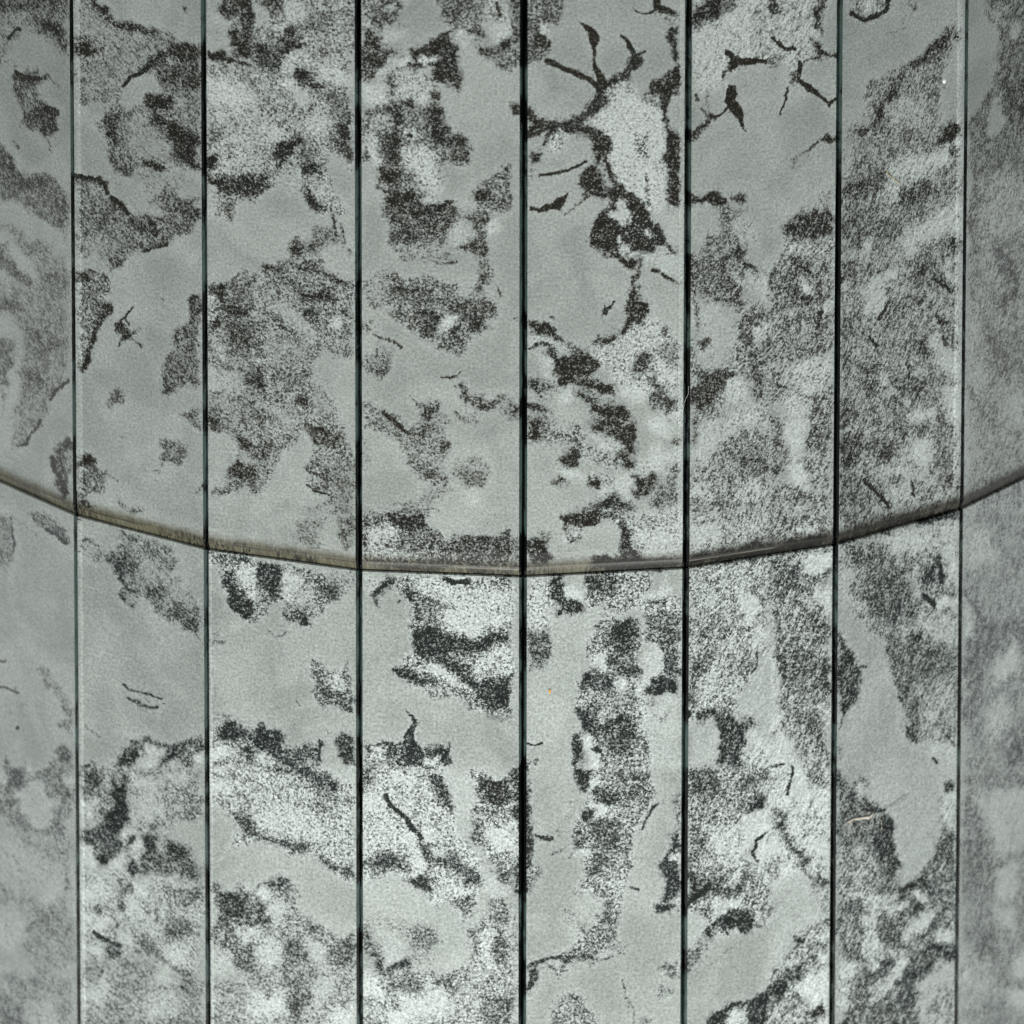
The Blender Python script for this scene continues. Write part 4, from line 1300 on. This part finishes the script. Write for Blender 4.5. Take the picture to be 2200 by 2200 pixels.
class NB:
    def __init__(s, nt):
        s.nt = nt

    def n(s, typ, **kw):
        x = s.nt.nodes.new(typ)
        for k, v in kw.items():
            setattr(x, k, v)
        return x

    def put(s, sock, v):
        if hasattr(v, 'is_linked') or hasattr(v, 'links'):
            s.nt.links.new(v, sock)
        else:
            sock.default_value = v

    def math(s, op, a, b=0.0, c=0.0, clamp=False):
        x = s.n('ShaderNodeMath', operation=op, use_clamp=clamp)
        for k, v in enumerate((a, b, c)):
            s.put(x.inputs[k], v)
        return x.outputs[0]

    def attr(s, name, vec=False):
        x = s.n('ShaderNodeAttribute', attribute_name=name)
        return x.outputs['Vector'] if vec else x.outputs['Fac']

    def noise(s, vec, scale, detail=2.0, rough=0.5, dist=0.0):
        x = s.n('ShaderNodeTexNoise')
        s.put(x.inputs['Vector'], vec)
        x.inputs['Scale'].default_value = scale
        x.inputs['Detail'].default_value = detail
        x.inputs['Roughness'].default_value = rough
        x.inputs['Distortion'].default_value = dist
        return x.outputs['Fac']

    def ramp(s, v, a, b, lo=0.0, hi=1.0):
        x = s.n('ShaderNodeMapRange', interpolation_type='SMOOTHSTEP')
        s.put(x.inputs['Value'], v)
        x.inputs['From Min'].default_value = a
        x.inputs['From Max'].default_value = b
        x.inputs['To Min'].default_value = lo
        x.inputs['To Max'].default_value = hi
        return x.outputs[0]

    def mix(s, f, a, b, mode='MIX'):
        x = s.n('ShaderNodeMix', data_type='RGBA', blend_type=mode)
        s.put(x.inputs[0], f)
        for sock, v in ((x.inputs[6], a), (x.inputs[7], b)):
            if isinstance(v, tuple):
                sock.default_value = (*v, 1)
            else:
                s.nt.links.new(v, sock)
        return x.outputs[2]


def silver(b):
    """colour of the decayed silvering and its decay mask"""
    pp = b.attr('pp', True)
    t = b.attr('decay')
    w = b.attr('white')
    soft = b.attr('soft')
    lean = b.attr('lean')

    def unit(sock, sd):
        return b.math('MULTIPLY', b.math('SUBTRACT', sock, 0.5), 1 / sd)

    # the brush marks swirl
    fn = b.n('ShaderNodeTexNoise')
    b.put(fn.inputs['Vector'], pp)
    fn.inputs['Scale'].default_value = 0.028
    fn.inputs['Detail'].default_value = 2.0
    fv = b.n('ShaderNodeVectorMath', operation='MULTIPLY_ADD')
    b.put(fv.inputs[0], fn.outputs['Color'])
    fv.inputs[1].default_value = (16, 16, 0)
    b.put(fv.inputs[2], pp)
    flow = fv.outputs[0]

    def brushed(deg, sx, sy, scale):
        r = b.n('ShaderNodeMapping')
        b.put(r.inputs['Vector'], flow)
        r.inputs['Rotation'].default_value = (0, 0, math.radians(deg))
        r2 = b.n('ShaderNodeVectorMath', operation='MULTIPLY')
        b.put(r2.inputs[0], r.outputs[0])
        r2.inputs[1].default_value = (sx, sy, 1)
        return b.noise(r2.outputs[0], scale, 4.5, 0.74, 0.9)

    zi = unit(b.noise(pp, 1.0, 3.0, 0.72, 0.7), 0.110)
    zl = unit(brushed(38, 0.26, 1.0, 0.85), 0.115)
    zr = unit(brushed(-60, 0.24, 1.0, 0.85), 0.115)
    ll = b.ramp(lean, 0.0, -1.0)
    rr = b.ramp(lean, 0.0, 1.0)
    lr = b.math('ADD', ll, rr)
    zs = b.math('MULTIPLY_ADD', zr, rr, b.math('MULTIPLY', zl, b.math('MULTIPLY', ll, 0.8)))
    z1 = b.math('MULTIPLY_ADD', zs, 0.62, b.math('MULTIPLY', zi, b.math('MULTIPLY_ADD', lr, -0.25, 1.0)))
    z2 = unit(b.noise(pp, 0.26, 5.0, 0.72, 0.9), 0.105)
    n0 = b.noise(pp, 0.95, 2.4, 0.78)
    n3 = b.noise(pp, 0.95, 1.5, 0.6, 0.3)
    low = b.noise(pp, 0.035, 3.0, 0.55)
    cloud = b.noise(pp, 0.030, 4.0, 0.55, 1.0)
    wisp = b.noise(pp, 0.050, 5.0, 0.60, 1.6)
    val = b.math('SUBTRACT', b.math('MULTIPLY_ADD', z2, 0.45, t), z1)
    m = b.math('MULTIPLY', b.ramp(val, -0.70, 0.80), b.ramp(t, -1.6, 0.9, 0.72, 1.0))
    vn = b.math('MULTIPLY_ADD', zi, -0.17, b.attr('vein'))
    vm = b.math('MULTIPLY', b.ramp(vn, 0.20, 0.62), 0.94)
    wq = b.math('MULTIPLY', b.math('MULTIPLY_ADD', z1, 0.34, 0.72), w, clamp=True)
    # plain silver: cloudy, with pale wisps and grey smudges
    grey = b.mix(b.ramp(cloud, 0.34, 0.66), (0.258, 0.281, 0.266), (0.332, 0.358, 0.341))
    grey = b.mix(b.math('MULTIPLY', b.ramp(wisp, 0.56, 0.76), 0.38), grey, (0.43, 0.46, 0.445))
    grey = b.mix(b.math('MULTIPLY', b.ramp(wisp, 0.44, 0.24), 0.35), grey, (0.19, 0.203, 0.195))
    # inside the patches the silver has greyed
    haze = b.math('MULTIPLY', b.ramp(soft, 0.08, 0.62), b.ramp(z2, -1.8, 1.2, 0.25, 0.92))
    grey = b.mix(haze, grey, (0.135, 0.143, 0.136))
    lite = b.mix(wq, grey, (0.57, 0.622, 0.60))
    tone = b.math('MULTIPLY_ADD', zs, 0.06, b.math('MULTIPLY_ADD', b.math('SUBTRACT', n0, 0.5), 1.75, 1.0))
    sp = b.n('ShaderNodeCombineColor')
    for k in range(3):
        b.put(sp.inputs[k], tone)
    lite = b.mix(1.0, lite, sp.outputs[0], 'MULTIPLY')
    hue = b.ramp(b.math('ADD', b.math('MULTIPLY', low, 0.9), b.attr('cool')), 0.35, 0.95)
    dark = b.mix(hue, (0.0090, 0.0078, 0.0050), (0.0080, 0.0120, 0.0112))
    mid = b.mix(hue, (0.050, 0.048, 0.040), (0.040, 0.053, 0.049))
    dk = b.mix(b.ramp(b.math('MULTIPLY_ADD', soft, 1.5, val), 0.4, 2.4), mid, dark)
    dk = b.mix(b.math('MULTIPLY', b.ramp(n3, 0.58, 0.70), 0.7), dk, b.mix(hue, (0.24, 0.237, 0.217), (0.25, 0.275, 0.265)))
    c = b.mix(m, lite, dk)
    vd = b.mix(b.ramp(n3, 0.50, 0.72), b.mix(hue, (0.011, 0.0092, 0.0055), (0.010, 0.0145, 0.013)), b.mix(hue, (0.085, 0.080, 0.066), (0.075, 0.095, 0.088)))
    return b.mix(vm, c, vd), m


def mat_silver():
    m, nt, p = nodes('antiqued_silver')
    b = NB(nt)
    col, msk = silver(b)
    nt.links.new(col, p.inputs['Base Color'])
    p.inputs['Roughness'].default_value = 0.55
    p.inputs['Specular IOR Level'].default_value = 0.04
    p.inputs['Coat Weight'].default_value = 0.6
    p.inputs['Coat Roughness'].default_value = 0.10
    return m


def mat_bottom():
    """ground lower edge: the silvering shows through, brown shade painted in towards the arris"""
    m, nt, p = nodes('shaded_edge')
    b = NB(nt)
    col, msk = silver(b)
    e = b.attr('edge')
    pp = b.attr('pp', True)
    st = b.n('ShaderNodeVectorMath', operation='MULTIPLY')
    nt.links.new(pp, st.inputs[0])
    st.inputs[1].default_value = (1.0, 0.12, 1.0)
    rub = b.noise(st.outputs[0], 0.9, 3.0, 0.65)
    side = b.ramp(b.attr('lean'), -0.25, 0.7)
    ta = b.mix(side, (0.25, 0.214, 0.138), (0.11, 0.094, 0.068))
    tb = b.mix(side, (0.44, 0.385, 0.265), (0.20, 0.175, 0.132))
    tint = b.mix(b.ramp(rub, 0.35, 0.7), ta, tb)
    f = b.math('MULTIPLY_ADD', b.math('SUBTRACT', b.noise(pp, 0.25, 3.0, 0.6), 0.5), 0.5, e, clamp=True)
    shaded = b.mix(1.0, col, tint, 'MULTIPLY')
    # streaked reflection of the silvering painted down the bevel
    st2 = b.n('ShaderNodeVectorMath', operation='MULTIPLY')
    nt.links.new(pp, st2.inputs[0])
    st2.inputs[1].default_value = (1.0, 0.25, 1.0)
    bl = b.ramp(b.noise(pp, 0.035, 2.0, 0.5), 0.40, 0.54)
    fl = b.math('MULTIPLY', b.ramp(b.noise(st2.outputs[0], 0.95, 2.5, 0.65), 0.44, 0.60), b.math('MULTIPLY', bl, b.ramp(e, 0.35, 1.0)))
    shaded = b.mix(b.math('MULTIPLY', fl, 0.92), shaded, (0.009, 0.0078, 0.005))
    c2 = b.mix(b.ramp(f, 0.05, 0.95), col, shaded)
    # arris line where the bevel begins
    g = b.attr('groove')
    gl = b.math('MULTIPLY', g, b.ramp(b.noise(st.outputs[0], 0.03, 1.0, 0.5), 0.44, 0.56))
    c2 = b.mix(gl, c2, (0.014, 0.012, 0.008))
    g2 = b.math('MULTIPLY', b.attr('shine'), b.ramp(b.noise(st.outputs[0], 0.022, 1.0, 0.5), 0.54, 0.62))  # pale highlight painted just below the arris line
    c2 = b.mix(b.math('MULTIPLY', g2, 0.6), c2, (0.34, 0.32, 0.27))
    nt.links.new(c2, p.inputs['Base Color'])
    p.inputs['Roughness'].default_value = 0.38
    p.inputs['Specular IOR Level'].default_value = 0.35
    return m


def mat_side():
    """polished green glass edge with the reflected silvering beside it painted in"""
    m, nt, p = nodes('green_glass_edge')
    b = NB(nt)
    d = b.attr('soft')
    pp = b.attr('pp', True)
    st = b.n('ShaderNodeVectorMath', operation='MULTIPLY')
    nt.links.new(pp, st.inputs[0])
    st.inputs[1].default_value = (1.6, 0.30, 1.0)
    n = b.noise(st.outputs[0], 0.45, 4.0, 0.65)
    v = b.math('ADD', d, b.math('MULTIPLY', b.math('SUBTRACT', n, 0.5), 1.3))
    c = b.mix(b.ramp(v, 0.0, 0.36), (0.048, 0.074, 0.068), (0.0018, 0.0028, 0.0026))  # reflected silvering put into the edge colour
    nt.links.new(c, p.inputs['Base Color'])
    p.inputs['Roughness'].default_value = 0.3
    p.inputs['Specular IOR Level'].default_value = 0.1
    return m


def mat_plain(name, col, rough=0.6, var=0.3, scale=300.0):
    m, nt, p = nodes(name)
    b = NB(nt)
    tc = b.n('ShaderNodeTexCoord')
    n = b.noise(tc.outputs['Object'], scale, 4.0, 0.6)
    c = b.mix(n, tuple(v * (1 - var) for v in col), tuple(v * (1 + var) for v in col))
    nt.links.new(c, p.inputs['Base Color'])
    p.inputs['Roughness'].default_value = rough
    p.inputs['Specular IOR Level'].default_value = 0.2
    return m


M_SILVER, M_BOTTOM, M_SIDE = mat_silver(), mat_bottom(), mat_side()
M_CORE = mat_plain('black_mastic', (0.006, 0.007, 0.006), 0.8)


# ---------------------------------------------------------------- meshes
def grid_mesh(name, P, attrs, mat, flip=False):
    """P: (rows, cols, 3) -> one sheet with point attributes"""
    r, c, _ = P.shape
    me = bpy.data.meshes.new(name)
    idx = np.arange(r * c).reshape(r, c)
    q = np.stack([idx[:-1, :-1], idx[:-1, 1:], idx[1:, 1:], idx[1:, :-1]], -1).reshape(-1, 4)
    if flip:
        q = q[:, ::-1]
    me.vertices.add(r * c)
    me.vertices.foreach_set('co', P.reshape(-1).astype(np.float32))
    me.loops.add(q.size)
    me.loops.foreach_set('vertex_index', q.reshape(-1).astype(np.int32))
    me.polygons.add(len(q))
    me.polygons.foreach_set('loop_start', np.arange(0, q.size, 4, dtype=np.int32))
    me.update(calc_edges=True)
    for k, v in attrs.items():
        if v.ndim == 3:
            a = me.attributes.new(k, 'FLOAT_VECTOR', 'POINT')
            a.data.foreach_set('vector', v.reshape(-1).astype(np.float32))
        else:
            a = me.attributes.new(k, 'FLOAT', 'POINT')
            a.data.foreach_set('value', v.reshape(-1).astype(np.float32))
    me.materials.append(mat)
    me.polygons.foreach_set('use_smooth', np.ones(len(q), bool))
    return me


def link(name, data, parent=None):
    o = bpy.data.objects.new(name, data)
    COL.objects.link(o)
    o.parent = parent
    return o


FWID = 2 * R * math.sin(math.pi / NF)
APO = R * math.cos(math.pi / NF)
JZ = ZB                                            # height of the joint
TOPZ, BOTZ = JZ + 0.315, JZ - 0.285
CH = 0.00085                                       # side chamfer
GAPS = {1: 0.00032, 2: 0.00040, 3: 0.00055, 4: 0.00075, 5: 0.00062, 6: 0.00058, 7: 0.00030}   # half gap at each joint
BEV, BAND = 0.0040, 0.0098                         # lower bevel and the height of the painted-shade zone


def facet(k, tier, u, o, z):
    """u along the facet, o outwards from it, z up -> world"""
    th = ROT + (k - 4 + 0.5) * 2 * math.pi / NF
    nx, ny = math.sin(th), -math.cos(th)
    tx, ty = math.cos(th), math.sin(th)
    a = APO + o - (0.00025 if tier else 0.0)
    return np.stack([nx * a + tx * u, ny * a + ty * u, z + 0 * u], -1)


def fields(k, tier, P, u, z):
    x, y = survey(P)
    inside = (x > -100) & (x < 2300) & (y > -100) & (y < 2300)
    d = np.where(inside, read(DENS, x, y), 0.35)
    w = np.where(inside, read(WHIT, x, y), 0.3)
    soft = np.where(inside, read(DSM, x, y), 0.35)
    halo = np.where(inside, read(HALO, x, y), 0)
    if not inside.all():
        uu = (k * FWID + u) * 40
        g = np.sin(uu * 1.3 + 2 * np.sin(z * 31)) * np.sin(z * 27 + 1.7 * np.sin(uu * 0.8)) + 0.6 * np.sin(uu * 3.1 + z * 60)
        alt = np.clip(0.35 + 0.35 * g, 0.0, 0.85)
        d = np.where(inside, d, alt)
        soft = np.where(inside, soft, alt)
    # a grey bloom lies in the grain
    w = np.clip(w * (0.95 if tier else 0.78) + (0.20 if tier else 0.13) * np.clip(soft * 2, 0, 1) * np.clip(d * 10, 0, 1) + 0.9 * halo, 0, 1)
    pp = np.stack([(k * FWID + u) * 1000, z * 1000, np.full(u.shape, 37.0 * tier)], -1)
    lean = np.clip((x - 1000) / 700, -1, 1)
    lean = np.where(np.abs(lean) < 0.35, 0, (np.abs(lean) - 0.35) / 0.65 * np.sign(lean))
    cool = np.full(u.shape, 0.34 if tier else 0.02)
    return {'decay': np.minimum(probit(np.clip(d * (0.70 + 0.34 * d), 0, 0.97)), 1.2), 'lean': lean, 'vein': np.where(inside, read(VEIN, x, y), 0), 'white': w, 'soft': soft, 'pp': pp, 'cool': cool}


def arrays(us, zs):
    return np.meshgrid(us, zs)


VIS = range(0, 8)
WORDS = ['far left', 'second from the left', 'third from the left', 'left of the middle joint',
         'right of the middle joint', 'third from the right', 'second from the right', 'far right']


STRIPS = {(1, 0): -0.0030, (1, 1): -0.0022, (6, 0): 0.0036, (4, 0): 0.0022, (2, 1): -0.0014}


def make_pane(k, tier, parent):
    h = FWID / 2
    gl, gr = GAPS.get(k, 0.0004), GAPS.get(k + 1, 0.0004)
    seen = k in VIS
    du = 0.00056 if seen else 0.003
    us = np.linspace(-(h - gl - CH), h - gr - CH, int(2 * h / du) + 2)
    z_lo = JZ + BAND if tier == 0 else BOTZ
    z_hi = TOPZ if tier == 0 else JZ - 0.0004
    zs = np.linspace(z_lo, z_hi, int((z_hi - z_lo) / du) + 2)
    U, Z = arrays(us, zs)
    P = facet(k, tier, U, 0 * U, Z)
    o = link('glass_pane', grid_mesh('glass_pane', P, fields(k, tier, P, U, Z), M_SILVER), parent)
    if seen:
        o['label'] = ('upper' if tier == 0 else 'lower') + ' mirror pane, ' + WORDS[k]
    z0 = JZ if tier == 0 else BOTZ
    # chamfered glass edges down both sides and the return to the core
    for sgn in (-1, 1):
        gp = gl if sgn < 0 else gr
        ue = h - gp - CH
        prof = [(ue, 0.0), (h - gp, -CH * 0.9), (h - gp, -0.006)]
        zz = np.linspace(z0, z_hi, int((z_hi - z0) / (0.001 if seen else 0.01)) + 2)
        ui = np.array([p_[0] for p_ in prof]); oi = np.array([p_[1] for p_ in prof])
        UU, ZZ = np.meshgrid(ui * sgn, zz)
        OO = np.broadcast_to(oi, UU.shape).copy()
        rg = np.random.default_rng(100 + k * 7 + tier * 3 + sgn)         # the cut edge wanders a little
        wob = np.interp(zz, np.linspace(z0, z_hi, 70), rg.normal(0, 0.00009, 70)) + np.interp(zz, np.linspace(z0, z_hi, 9), rg.normal(0, 0.00012, 9))
        UU[:, 1:] += sgn * np.clip(wob, -0.0003, 0.0003)[:, None]
        if tier == 0:                               # follow the lower bevel
            back = np.clip(1 - (ZZ - JZ) / BEV, 0, 1) * 0.0014
            OO = np.minimum(OO, -back)
        PP = facet(k, tier, UU, OO, ZZ)
        f = fields(k, tier, facet(k, tier, UU * 0 + (ue - 0.0006) * sgn, OO * 0, ZZ), UU, ZZ)
        if tier == 0:
            f['soft'] = f['soft'] + np.clip(1 - (ZZ - JZ) / 0.012, 0, 1) * 1.2
        me = grid_mesh('side_edge', PP, f, M_SIDE, flip=sgn < 0)
        me.polygons.foreach_set('use_smooth', np.zeros(len(me.polygons), bool))
        link('side_edge', me, o)
    # added pale strip painting the edge refraction along some long edges
    wd = STRIPS.get((k, tier))
    if wd:
        sg = 1 if wd > 0 else -1
        ue = h - (gr if sg > 0 else gl) - CH
        ui = np.array([ue, ue, ue - 0.00012, ue - abs(wd) + 0.00012, ue - abs(wd), ue - abs(wd)]) * sg
        oi = np.array([0.0, 0.00032, 0.0004, 0.0004, 0.00032, 0.0])
        zz = np.linspace(JZ + BAND + 0.001 if tier == 0 else BOTZ, z_hi - 0.001, 600)
        UU, ZZ = np.meshgrid(ui, zz)
        OO = np.broadcast_to(oi, UU.shape)
        ff = fields(k, tier, facet(k, tier, UU, OO * 0, ZZ), UU, ZZ)
        ff['white'] = np.clip(ff['white'] + 0.22, 0, 1)
        ff['decay'] = ff['decay'] - 0.5
        link('edge_refraction', grid_mesh('edge_refraction', facet(k, tier, UU, OO, ZZ), ff, M_SILVER, flip=sg > 0), o)
    if tier == 0:
        zz = np.concatenate([np.linspace(0, BEV, 15), np.linspace(BEV, BAND, 16)[1:]]) + JZ
        UU, ZZ = np.meshgrid(us, zz)
        r = np.clip(1 - (ZZ - JZ) / BEV, 0, 1)
        OO = -0.0014 * r ** 1.3
        PP = facet(k, tier, UU, OO, ZZ)
        f = fields(k, tier, facet(k, tier, UU, OO * 0, ZZ), UU, ZZ)
        f['edge'] = np.clip(1 - (ZZ - JZ - BEV * 0.9) / (BAND - BEV * 0.9), 0, 1) ** 1.4  # ramp of the shade painted above and on the bevel
        dz = ZZ - JZ - BEV * 0.86
        f['groove'] = np.clip(1 - np.abs(dz) / 0.0005, 0, 1)
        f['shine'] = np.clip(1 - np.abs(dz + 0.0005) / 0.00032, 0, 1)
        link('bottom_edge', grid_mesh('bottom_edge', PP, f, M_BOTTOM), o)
        # underside
        UU, OO = np.meshgrid(us[::8] if len(us) > 20 else us, np.array([-0.006, -0.0014]))
        PP = facet(k, tier, UU, OO, np.full(UU.shape, JZ))
        f = fields(k, tier, facet(k, tier, UU, OO * 0, np.full(UU.shape, JZ)), UU, np.full(UU.shape, JZ))
        link('underside', grid_mesh('underside', PP, f, M_SIDE, flip=True), o)
    else:
        # top ledge with its small arris
        UU, OO = np.meshgrid(us, np.array([0.0, -0.0004, -0.006]))
        ZZ = JZ - 0.0004 + np.where(OO < -0.0001, 0.0002, 0.0)
        PP = facet(k, tier, UU, OO, ZZ)
        f = fields(k, tier, facet(k, tier, UU, OO * 0, ZZ - 0.001), UU, ZZ)
        link('top_edge', grid_mesh('top_edge', PP, f, M_SILVER), o)
    return o


column = bpy.data.objects.new('mirror_column', None)
COL.objects.link(column)
column['label'] = 'faceted column clad in two tiers of antiqued silver mirror panes'
column['category'] = 'column'
column['kind'] = 'thing'

# core behind the panes
a = np.arange(49) * 2 * math.pi / 48
zz = np.array([0.0, 0.4, JZ - 0.3, JZ, JZ + 0.32, 1.6])
A, ZZ = np.meshgrid(a, zz)
rc = APO - 0.0055
link('core', grid_mesh('core', np.stack([rc * np.sin(A), -rc * np.cos(A), ZZ], -1), {}, M_CORE), column)

for tier in (0, 1):
    for k in range(-3, 11):
        make_pane(k, tier, column)

# ---------------------------------------------------------------- specks and fibres on the glass
def on_pane(px, py, lift=0.0):
    """point of the facade that carries map coordinate (px, py), lifted off the glass"""
    d = FW * FOC + RT * (px - 1100) + UP * (1100 - py)
    d = d / np.linalg.norm(d)
    o = CAM + OFF
    for k in range(-1, 9):
        th = ROT + (k - 4 + 0.5) * 2 * math.pi / NF
        n = np.array([math.sin(th), -math.cos(th), 0.0])
        t = np.array([math.cos(th), math.sin(th), 0.0])
        s_ = (APO - o @ n) / (d @ n)
        p = o + d * s_
        if abs(p @ t) <= FWID / 2:
            return p + n * lift
    return o + d * s_


def tube(verts, faces, pts, rad, sides=5):
    pts = [np.array(p, float) for p in pts]
    base = len(verts)
    m = len(pts)
    for i, p in enumerate(pts):
        tg = pts[min(i + 1, m - 1)] - pts[max(i - 1, 0)]
        tg /= np.linalg.norm(tg) + 1e-12
        a_ = np.cross(tg, np.array([0.3, 0.9, 0.31])); a_ /= np.linalg.norm(a_)
        b_ = np.cross(tg, a_)
        r = rad[i] if hasattr(rad, '__len__') else rad
        for q in range(sides):
            an = 2 * math.pi * q / sides
            verts.append(tuple(p + r * (math.cos(an) * a_ + math.sin(an) * b_)))
    for i in range(m - 1):
        for q in range(sides):
            q2 = (q + 1) % sides
            faces.append((base + i * sides + q, base + i * sides + q2, base + (i + 1) * sides + q2, base + (i + 1) * sides + q))
    faces.append(tuple(base + q for q in range(sides))[::-1])
    faces.append(tuple(base + (m - 1) * sides + q for q in range(sides)))


def smooth_path(pts, n=10):
    pts = np.array(pts, float)
    out = []
    for i in range(len(pts) - 1):
        p0, p1, p2, p3 = pts[max(i - 1, 0)], pts[i], pts[i + 1], pts[min(i + 2, len(pts) - 1)]
        for t in np.linspace(0, 1, n, endpoint=False):
            out.append(0.5 * (2 * p1 + (p2 - p0) * t + (2 * p0 - 5 * p1 + 4 * p2 - p3) * t * t + (3 * p1 - p0 - 3 * p2 + p3) * t ** 3))
    out.append(pts[-1])
    return out


def fibre_thing(name, label, cat, strands, mat):
    verts, faces = [], []
    for path, r0, r1, lift in strands:
        pp = [on_pane(x, y, lift) for x, y in smooth_path(path)]
        rr = [r0 + (r1 - r0) * i / (len(pp) - 1) for i in range(len(pp))]
        tube(verts, faces, pp, rr)
    me = bpy.data.meshes.new(name)
    me.from_pydata(verts, [], faces)
    me.materials.append(mat)
    o = link(name, me)
    o['label'] = label
    o['category'] = cat
    return o


M_LINT = mat_plain('cream_lint', (0.78, 0.70, 0.60), 0.8, 0.12)
M_SILK = mat_plain('dark_silk', (0.05, 0.055, 0.05), 0.7, 0.2)
M_ORANGE = mat_plain('orange_paint', (0.75, 0.36, 0.05), 0.5, 0.2)
M_HAIR = mat_plain('pale_hair', (0.50, 0.50, 0.46), 0.5, 0.1)
M_YELLOW = mat_plain('yellow_thread', (0.42, 0.36, 0.17), 0.6, 0.1)
M_GLINT = mat_plain('white_glint', (0.95, 0.95, 0.95), 0.3, 0.04)  # painted glint of light, plain white

S_ = 550 / 193.2


def loc(ox, oy, *pts):
    return [(ox + x * S_, oy + y * S_) for x, y in pts]


random.seed(4)
st = []
for _ in range(7):
    j = lambda a: random.uniform(-a, a)
    st.append((loc(1650, 1650, (58 + j(1), 43 + j(.6)), (64 + j(1), 39 + j(.6)), (70 + j(.8), 37.5 + j(.6)), (75 + j(.6), 37.5 + j(.8)), (79 + j(.6), 35 + j(.6))), 0.00006, 0.00012, 0.0003 + j(.0001)))
for _ in range(5):
    j = lambda a: random.uniform(-a, a)
    st.append((loc(1650, 1650, (66 + j(1), 38.5 + j(.4)), (71 + j(.8), 37.8 + j(.5)), (76 + j(.8), 37.2 + j(.5))), 0.00022, 0.00028, 0.0004))
st.append((loc(1650, 1650, (66, 37), (70, 34), (76, 33), (84, 36), (88, 35)), 0.00004, 0.00003, 0.0002))
st.append((loc(1650, 1650, (68, 41), (73, 46), (80, 44), (84, 38), (86, 46), (85, 50)), 0.00005, 0.00003, 0.0002))
fibre_thing('lint_wisp', 'tiny cream wisp of lint caught on a lower pane at right', 'lint', st, M_LINT)
fibre_thing('spider_silk', 'fine dark thread trailing right from the lint wisp', 'thread',
            [(loc(1650, 1650, (78, 32.4), (83, 32.2), (88, 32.2)), 0.00016, 0.00013, 0.00015),
             (loc(1650, 1650, (88, 32.2), (91, 29), (95, 26.5), (99, 23.5), (103, 20.5), (103.5, 24), (100, 23.6)), 0.00009, 0.00007, 0.00015),
             (loc(1650, 1650, (92, 29), (96, 28), (100, 25.5)), 0.00005, 0.00004, 0.00015)], M_SILK)
fibre_thing('hair', 'short pale hair lying across the joint right of centre', 'hair',
            [(loc(1100, 550, (133, 98), (132.6, 104), (130.4, 109), (129.4, 114), (129, 118)), 0.00007, 0.00006, 0.0004)], M_HAIR)
fibre_thing('yellow_thread', 'short yellowish curved thread on the upper right pane', 'thread',
            [(loc(1650, 0, (89.5, 128), (90.5, 131.5), (95, 135), (99.5, 138.5)), 0.00012, 0.00016, 0.00015)], M_YELLOW)


def speck(name, label, cat, px, py, w, h, mat, seed):
    """small lumpy flake stuck to the glass"""
    rnd = random.Random(seed)
    c = on_pane(px, py)
    ex = on_pane(px + 1, py) - c
    ey = on_pane(px, py + 1) - c
    n = np.cross(ex, ey); n /= -np.linalg.norm(n)
    if n[1] > 0:
        n = -n
    verts, faces = [], []
    K = 10
    for ring, (q, z) in enumerate(((1.0, 0.0), (0.85, 0.00018), (0.45, 0.0003))):
        for i in range(K):
            an = 2 * math.pi * i / K
            r = q * (0.8 + 0.35 * rnd.random())
            verts.append(tuple(c + ex * w * r * math.cos(an) + ey * h * r * math.sin(an) + n * z))
    for ring in range(2):
        for i in range(K):
            j = (i + 1) % K
            faces.append((ring * K + i, ring * K + j, ring * K + K + j, ring * K + K + i))
    faces.append(tuple(2 * K + i for i in range(K)))
    me = bpy.data.meshes.new(name)
    me.from_pydata(verts, [], faces)
    me.materials.append(mat)
    o = link(name, me)
    o['label'] = label
    o['category'] = cat
    return o


speck('paint_fleck', 'small orange fleck on the lower pane right of the middle joint', 'fleck', 1181, 1485, 2.6, 4.6, M_ORANGE, 3)
speck('glint_speck', 'painted white chip near the top right corner', 'glint', 2029, 174, 3.2, 5.0, M_GLINT, 5)  # glint of light built as a white flake
